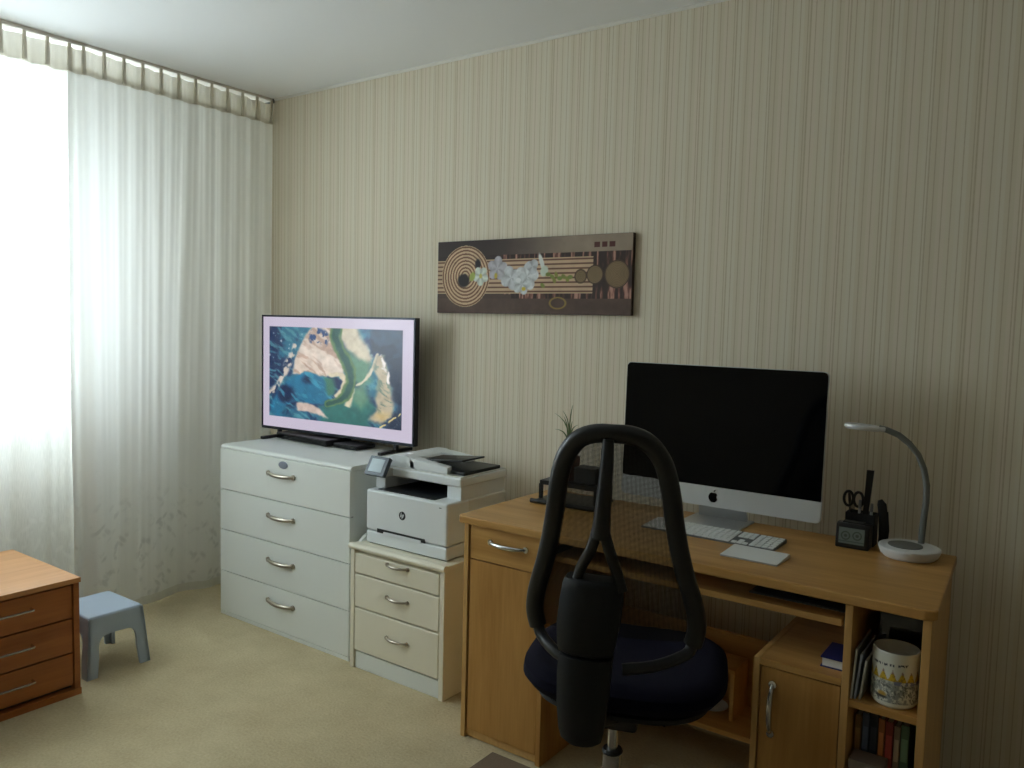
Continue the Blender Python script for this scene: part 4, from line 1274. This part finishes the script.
# leaning brochures left of the mug
for k, (x, lean, c2, lb) in enumerate(((3.0870, .006, (206, 208, 206), 'pale brochure leaning against the desk divider, leftmost beside the mug'),
                                       (3.0945, .010, (176, 184, 206), 'bluish brochure leaning between two pale ones beside the mug'),
                                       (3.1050, .011, (212, 212, 206), 'pale brochure nearest to the mug on the desk shelf'))):
    t = thing('brochure', lb, 'brochure', (x, -.60, mz), group='brochures on the desk shelf')
    hh = .125 - .012 * k
    MB().hexa([(x - .0022, F + .012 + .004 * k, mz), (x + .0022, F + .012 + .004 * k, mz), (x + .0022, -.50, mz), (x - .0022, -.50, mz),
               (x - .0022 + lean, F + .018, mz + hh), (x + .0022 + lean, F + .018, mz + hh), (x + .0022 + lean, -.50, mz + hh), (x - .0022 + lean, -.50, mz + hh)], .0006, 1).build('pages', mat('brochure_paper', c2, .6), t)
    MB().hexa([(x + .0022, F + .012 + .004 * k, mz + .001), (x + .003, F + .012 + .004 * k, mz + .001), (x + .003, -.50, mz + .001), (x + .0022, -.50, mz + .001),
               (x + .0022 + lean, F + .018, mz + hh), (x + .003 + lean, F + .018, mz + hh), (x + .003 + lean, -.50, mz + hh), (x + .0022 + lean, -.50, mz + hh)]).build('cover', mat('brochure_cover', tuple(v * .8 for v in c2), .4), t)
# dark framed plate behind the mug
fr = thing('photo_frame', 'dark glass frame with rounded corners behind the mug', 'frame', (3.163, -.52, mz))
tl_ = Matrix.Translation((0, -.52, mz)) @ Matrix.Rotation(math.radians(-7), 4, 'X') @ Matrix.Translation((0, .52, -mz))
MB().prism(rrect(3.112, 3.220, mz + .001, mz + .185, .012), 'y', -.520, -.514, .001, 1, tl_).build('backing', M['black'], fr)
MB().prism(rrect(3.115, 3.217, mz + .004, mz + .182, .010), 'y', -.5225, -.5195, 0, 1, tl_).build('glass', clear_glass('frame_glass', (150, 155, 160), .12), fr)

# books standing in the bay under the mug shelf
bz = .190
x = 3.088
specs = ((.015, .235, (122, 92, 52), 'tan book standing at the left end of the desk bay'), (.016, .245, (70, 82, 106), 'slate blue book standing second in the desk bay'),
         (.017, .250, (40, 44, 56), 'dark navy book standing in the middle of the desk bay'), (.014, .240, (168, 104, 56), 'orange book standing left of the red one'),
         (.017, .238, (140, 52, 44), 'red book standing in the desk bay'), (.013, .232, (150, 132, 112), 'beige book standing right of the red one'),
         (.018, .240, (92, 122, 96), 'green book standing at the right end of the desk bay'))
for wd, hh, c2, lb in specs:
    t = thing('book', lb, 'book', (x + wd / 2, -.52, bz), group='books standing in the desk bay')
    m = mat('book_cloth', c2, .55)
    y0, y1 = -.60, -.46
    MB().box(x, x + .0018, y0, y1, bz, bz + hh).build('cover', m, t)
    MB().box(x + wd - .0018, x + wd, y0, y1, bz, bz + hh).build('cover', m, t)
    MB().box(x, x + wd, y0 - .002, y0, bz, bz + hh, .0005, 1).build('spine', m, t)
    MB().box(x + .0018, x + wd - .0018, y0, y1 - .003, bz + .003, bz + hh - .003).build('pages', M['paper'], t)
    MB().box(x + .002, x + wd - .002, y0 - .0026, y0 - .0019, bz + hh * .62, bz + hh * .86).build('title_band', mat('band', tuple(min(255, v * 1.25 + 12) for v in c2), .5), t)
    x += wd + .0022
gb = thing('card_carton', 'grey card box in front of the standing books', 'box', (3.130, -.638, bz))
MB().box(3.092, 3.168, -.668, -.608, bz, bz + .145, .002).build('carton', M['boxgrey'], gb)
MB().box(3.091, 3.169, -.669, -.607, bz + .125, bz + .150, .002).build('lid', M['boxgrey'], gb)

# low shelf things in the kneehole
rk = thing('wooden_stand', 'small open beech stand on the low shelf under the desk', 'stand', (2.60, -.24, .144))
MB().box(2.655, 2.668, -.290, -.165, .144, .296, .001).build('side_panel', M['edge'], rk)
MB().box(2.505, 2.518, -.290, -.165, .144, .296, .001).build('side_panel', M['edge'], rk)
MB().box(2.505, 2.668, -.290, -.165, .296, .309, .001).build('top_board', M['beech_x'], rk)
cd = thing('saucer', 'white saucer holding a small white tub under the desk', 'saucer', (2.580, -.235, .144))
MB().lathe([(0, .001), (.028, 0), (.034, .003), (.050, .010), (.049, .0125), (.032, .006), (0, .005)], c=(2.580, -.235, .144), seg=36).build('dish', M['paper'], cd)
MB().lathe([(0, .005), (.011, .005), (.013, .010), (.013, .024), (.010, .027), (0, .027)], c=(2.578, -.238, .144), seg=24).build('tub', M['lampwhite'], cd)

# ------------------------------------------------------------------ floor mat
rg = thing('floor_mat', 'thin brown mat on the carpet under the office chair', 'mat', (2.6, -1.0, 0))
MB().box(2.035, 3.15, -1.75, -.70, 0.0, .006, .002).build('pile', M['rug'], rg)
MB().box(2.03, 3.155, -1.755, -.695, 0.0, .0035, .001).build('edge_binding', mat('mat_edge', (104, 92, 78), .95), rg)

# ------------------------------------------------------------------ office chair (local frame: x right, y forward)
oc = thing('office_chair', 'dark office chair with mesh back and blue seat pulled up to the desk', 'office chair', (2.575, -0.915, 0.006), math.radians(20), world=False)
Z0 = -0.006


def bv(u, z):
    return -.20 - (z - .55) * .172 + .9 * u * u


half = [(0, 1.150), (.035, 1.149), (.068, 1.138), (.094, 1.112), (.112, 1.075), (.124, 1.02), (.132, .96), (.143, .90), (.157, .84), (.172, .79), (.183, .745), (.186, .705), (.178, .672)]


def crom(pts, n=4):
    out = []
    P_ = [Vector(p) for p in pts]
    for i in range(len(P_) - 1):
        p0, p1, p2, p3 = P_[max(i - 1, 0)], P_[i], P_[i + 1], P_[min(i + 2, len(P_) - 1)]
        for k in range(n):
            t = k / n
            out.append(.5 * ((2 * p1) + (-p0 + p2) * t + (2 * p0 - 5 * p1 + 4 * p2 - p3) * t * t + (-p0 + 3 * p1 - 3 * p2 + p3) * t ** 3))
    out.append(P_[-1])
    return out


SH = .018   # the frame sits a touch right of the column
full = [(-u, z) for u, z in half[::-1]] + half[1:]
loop = crom([(u + SH, bv(u, z), z + Z0) for u, z in full], 3)
MB().tube(loop, .0185, 12, flat=1.15).build('back_frame', M['chairtube'], oc)
for s in (-1, 1):
    arm = crom([(s * .178 + SH, bv(.178, .672), .672 + Z0), (s * .165 + SH, bv(.165, .65) - .01, .650 + Z0), (s * .11 + SH * .5, -.245, .632 + Z0), (s * .05, -.262, .622 + Z0)], 3)
    MB().tube(arm, .0135, 10).build('frame_arm', M['chairtube'], oc)
# mesh panel inside the frame
rows = []
hz_ = np.array([z for u, z in half[1:]][::-1]); hu_ = np.array([u for u, z in half[1:]][::-1])
for z in np.linspace(.676, 1.147, 26):
    wu = float(np.interp(z, hz_, hu_))
    rows.append([(u + SH, bv(u, z) + .004, z + Z0) for u in np.linspace(-wu, wu, 15)])
MB().grid(rows).build('mesh_panel', M['net'], oc)
# spine: one bar that forks down to the cover
MB().tube(crom([(SH * .6, bv(0, 1.148) - .014, 1.140 + Z0), (SH * .4, bv(0, 1.06) - .026, 1.06 + Z0), (.002, bv(0, .98) - .034, .98 + Z0), (-.002, bv(0, .925) - .036, .925 + Z0)], 3), [.012, .013, .014, .015, .016, .017, .018, .019, .020, .021], 12).build('spine', M['chairtube'], oc)
for s, uu in ((-1, -.058), (1, .046)):
    MB().tube(crom([(-.002 + s * .006, bv(0, .94) - .036, .945 + Z0), (-.002 + s * .020, bv(0, .90) - .038, .895 + Z0), (-.004 + (uu) * .75, -.272, .845 + Z0), (uu, -.275, .80 + Z0)], 3), .0125, 10).build('spine_fork', M['chairtube'], oc)


def shell(rows_, th_=.03):
    """closed cover from rows of (z, half-width left, half-width right, v)"""
    b = MB()
    P_ = []
    for z, ul, ur, v in rows_:
        row = []
        for k in range(13):
            t = -1 + 2 * k / 12
            u = ul + (ur - ul) * (t + 1) / 2
            row.append((u, v + .022 * abs(t) ** 2.6, z + Z0))
        for k in range(13):
            t = 1 - 2 * k / 12
            u = ul + (ur - ul) * (t + 1) / 2
            row.append((u, v + .022 + th_, z + Z0))
        P_.append(row)
    bm = b.bm
    V = [[bm.verts.new(p) for p in r] for r in P_]
    n = len(V[0])
    for i in range(len(V) - 1):
        for j in range(n):
            bm.faces.new((V[i][j], V[i][(j + 1) % n], V[i + 1][(j + 1) % n], V[i + 1][j]))
    bm.faces.new(V[0]); bm.faces.new(V[-1][::-1])
    return b


shell([(.822, -.078, .040, -.288), (.819, -.084, .044, -.294), (.808, -.087, .046, -.300), (.77, -.092, .046, -.305), (.72, -.096, .042, -.308), (.675, -.095, .034, -.305), (.655, -.092, .029, -.300), (.649, -.088, .025, -.292)]).build('upper_cover', M['chairplastic'], oc)
shell([(.646, -.088, .024, -.290), (.643, -.092, .028, -.296), (.60, -.094, .026, -.300), (.53, -.093, .020, -.298), (.47, -.089, .013, -.290), (.445, -.084, .008, -.282), (.434, -.076, .000, -.272)]).build('lower_cover', M['chairplastic'], oc)
# seat: padded cushion over a black pan
def cushion(z0, z1, ru, rf, rb, mats, name, puff):
    b = MB()
    prof = [(.0, z0), (.80, z0), (.93, z0 + .012), (1.0, z0 + (z1 - z0) * .45), (.99, z0 + (z1 - z0) * .72), (.93, z1 - .008), (.82, z1), (.5, z1 - puff), (0, z1 - puff * 1.3)]
    seg = 48
    rings = []
    for k, (r, z) in enumerate(prof):
        ring = []
        for i in range(seg):
            t = 2 * PI * i / seg
            c, s = math.cos(t), math.sin(t)
            e = .62
            x = math.copysign(abs(c) ** e, c) * ru * r
            y = math.copysign(abs(s) ** e, s) * (rf if s > 0 else rb) * r
            ring.append((x + .026, y + .01, z + Z0 + .012 * (x / ru) ** 2))
        rings.append(ring)
    bm = b.bm
    V = [[bm.verts.new(p) for p in r] for r in rings]
    for A, B in zip(V[:-1], V[1:]):
        for i in range(seg):
            bm.faces.new((A[i], A[(i + 1) % seg], B[(i + 1) % seg], B[i]))
    bmesh.ops.remove_doubles(bm, verts=bm.verts, dist=1e-5)
    return b.build(name, mats, oc)


cushion(.472, .548, .252, .235, .215, M['seatblue'], 'seat', .010)
cushion(.440, .478, .215, .20, .185, M['blackmatte'], 'seat_pan', .0)
MB().box(-.07, .07, -.10, .10, .392 + Z0, .445 + Z0, .01).build('tilt_mechanism', M['black'], oc)
MB().hexa([(-.06, -.268, .47), (.0, -.268, .47), (.03, -.09, .405), (-.04, -.09, .405), (-.06, -.268, .50), (.0, -.268, .50), (.03, -.09, .437), (-.04, -.09, .437)], .006).build('back_bracket', M['black'], oc)
MB().tube([(.06, .03, .415), (.13, .03, .418), (.155, .03, .415)], .006, 8).tube([(.150, .03, .415), (.175, .03, .412), (.215, .03, .418), (.235, .03, .425)], [.008, .014, .014, .006], 10, flat=.45).build('lever', M['blackmatte'], oc)
MB().tube([(.05, -.04, .410), (.10, -.04, .405), (.135, -.04, .400)], [.006, .006, .012], 8).build('lever', M['blackmatte'], oc)
MB().lathe([(0, .288), (.0135, .288), (.0135, .392), (0, .392)], seg=24).build('gas_piston', M['chrome'], oc)
MB().lathe([(0, .281), (.026, .281), (.027, .285), (.024, .291), (0, .291)], seg=28).build('collar', M['black'], oc)
MB().lathe([(0, .08), (.0235, .08), (.0245, .281), (0, .281)], seg=28).build('gas_sleeve', M['chrome'], oc)
MB().lathe([(0, .060), (.045, .060), (.048, .075), (.040, .118), (.028, .122), (0, .122)], seg=30).build('hub', M['black'], oc)
for k in range(5):
    a = math.radians(90 + 72 * k)
    c, s = math.cos(a), math.sin(a)
    lg_ = sub(MB().tube([(c * .035, s * .035, .095), (c * .14, s * .14, .088), (c * .27, s * .27, .066)], [.022, .018, .013], 12).build('leg', M['black'], oc), oc)
    cb = MB()
    for sgn in (-1, 1):
        Mw = Matrix.Translation((c * .265 - s * .011 * sgn, s * .265 + c * .011 * sgn, .0275)) @ Matrix.Rotation(a, 4, 'Z') @ Matrix.Rotation(PI / 2, 4, 'X')
        cb.lathe([(0, -.008), (.022, -.008), (.0272, -.004), (.0272, .004), (.022, .008), (0, .008)], seg=22, M=Mw)
    cb.lathe([(0, .03), (.007, .03), (.007, .066), (0, .066)], c=(c * .265, s * .265, 0), seg=12)
    o = cb.build('castor', M['blackmatte'], None, origin=(0, 0, 0)); o.location = (0, 0, 0); o.parent = lg_

# ------------------------------------------------------------------ step stool
so = thing('step_stool', 'blue-grey plastic step stool beside the brown cabinet', 'stool', (0.385, -1.105, 0))
SX0, SX1, SY0, SY1 = .235, .535, -1.240, -0.990
b = MB()
b.box(SX0 + .022, SX1 - .022, SY0 + .018, SY1 - .018, .212, .232, .009, 4)
b.build('top', M['stool'], so)


def apron(axis, a0, a1, pos_t, pos_b, th_, lw=.046, rise=.080):
    """side with an arched opening; legs splay outward to the floor"""
    n = 17
    w_ = a1 - a0
    inner, outer = [(a0 + lw - .006, 0)], [(a0, 0)]
    for k in range(n):
        t = PI - PI * k / (n - 1)
        c_, s_ = math.cos(t), max(0.0, math.sin(t))
        inner.append(((a0 + a1) / 2 + math.copysign(abs(c_) ** .45, c_) * (w_ / 2 - lw - .004), .075 + s_ ** .5 * rise))
        q_ = k / (n - 1)
        if q_ <= .25:
            z_ = .075 + (.225 - .075) * q_ / .25
            outer.append((a0 + .020 * z_ / .225, z_))
        elif q_ >= .75:
            z_ = .075 + (.225 - .075) * (1 - q_) / .25
            outer.append((a1 - .020 * z_ / .225, z_))
        else:
            outer.append((a0 + .020 + (w_ - .040) * (q_ - .25) / .5, .225))
    inner.append((a1 - lw + .006, 0)); outer.append((a1, 0))
    b = MB()
    def P3(u, z, o_):
        p = pos_b + (pos_t - pos_b) * z / .225 + o_
        return (p, u, z) if axis == 'x' else (u, p, z)
    V = [[b.bm.verts.new(P3(u, z, o_)) for u, z in L_] for L_ in (outer, inner) for o_ in (0, th_)]
    oA, oB, iA, iB = V
    m = len(inner)
    for i in range(m - 1):
        b.bm.faces.new((oA[i], oA[i + 1], iA[i + 1], iA[i]))
        b.bm.faces.new((oB[i], iB[i], iB[i + 1], oB[i + 1]))
        b.bm.faces.new((oA[i], oB[i], oB[i + 1], oA[i + 1]))
        b.bm.faces.new((iA[i], iA[i + 1], iB[i + 1], iB[i]))
    for i in (0, m - 1):
        b.bm.faces.new((oA[i], iA[i], iB[i], oB[i]))
    return b


apron('x', SY0, SY1, SX1 - .020, SX1, -.012).build('leg_frame', M['stool'], so)
apron('x', SY0, SY1, SX0 + .020, SX0, .012, .036, .115).build('leg_frame', M['stool'], so)
apron('y', SX0, SX1, SY0 + .018, SY0, .012, .046, .095).build('leg_frame', M['stool'], so)
apron('y', SX0, SX1, SY1 - .018, SY1, -.012, .036, .115).build('leg_frame', M['stool'], so)

# ------------------------------------------------------------------ brown cabinet in the left foreground
kb_ = thing('drawer_cabinet', 'low brown alder cabinet with three drawers by the curtain', 'cabinet', (0.35, -1.75, 0))
KX0, KX1, KY0, KY1, KZ = 0.07, 0.612, -2.20, -1.300, 0.432
MB().box(KX0, KX1 + .004, KY0, KY1 + .004, KZ - .018, KZ, .0015).build('top', M['alder_top_sheen'], kb_)
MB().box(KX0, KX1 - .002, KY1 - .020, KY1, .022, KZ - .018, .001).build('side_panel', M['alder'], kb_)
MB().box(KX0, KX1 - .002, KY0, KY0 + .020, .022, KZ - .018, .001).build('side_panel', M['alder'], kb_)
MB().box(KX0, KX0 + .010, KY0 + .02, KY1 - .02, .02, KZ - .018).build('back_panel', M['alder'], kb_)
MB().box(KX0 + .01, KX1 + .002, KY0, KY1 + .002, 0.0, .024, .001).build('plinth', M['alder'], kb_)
MB().box(KX1 - .05, KX1 - .030, KY0 + .02, KY1 - .02, .024, KZ - .02).build('gap_shade_board', M['gap'], kb_)  # dark board added behind the fronts, its colour stands for shade between drawers
zz = [.036, .158, .285, .408]
for i in range(3):
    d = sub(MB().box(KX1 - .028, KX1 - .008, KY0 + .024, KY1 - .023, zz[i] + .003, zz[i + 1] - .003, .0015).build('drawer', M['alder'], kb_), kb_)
    zc = (.104, .229, .359)[i]
    hb = MB().tube([(KX1 - .010, -1.46, zc), (KX1 + .016, -1.463, zc), (KX1 + .018, -1.48, zc), (KX1 + .018, -1.90, zc), (KX1 + .016, -1.917, zc), (KX1 - .010, -1.92, zc)], .0045, 8)
    o = hb.build('handle', M['chrome'], None, origin=kb_['_org']); o.location = (0, 0, 0); o.parent = d

# ------------------------------------------------------------------ tidy: drop the helper property
for o in ROOTS:
    if '_org' in o:
        del o['_org']
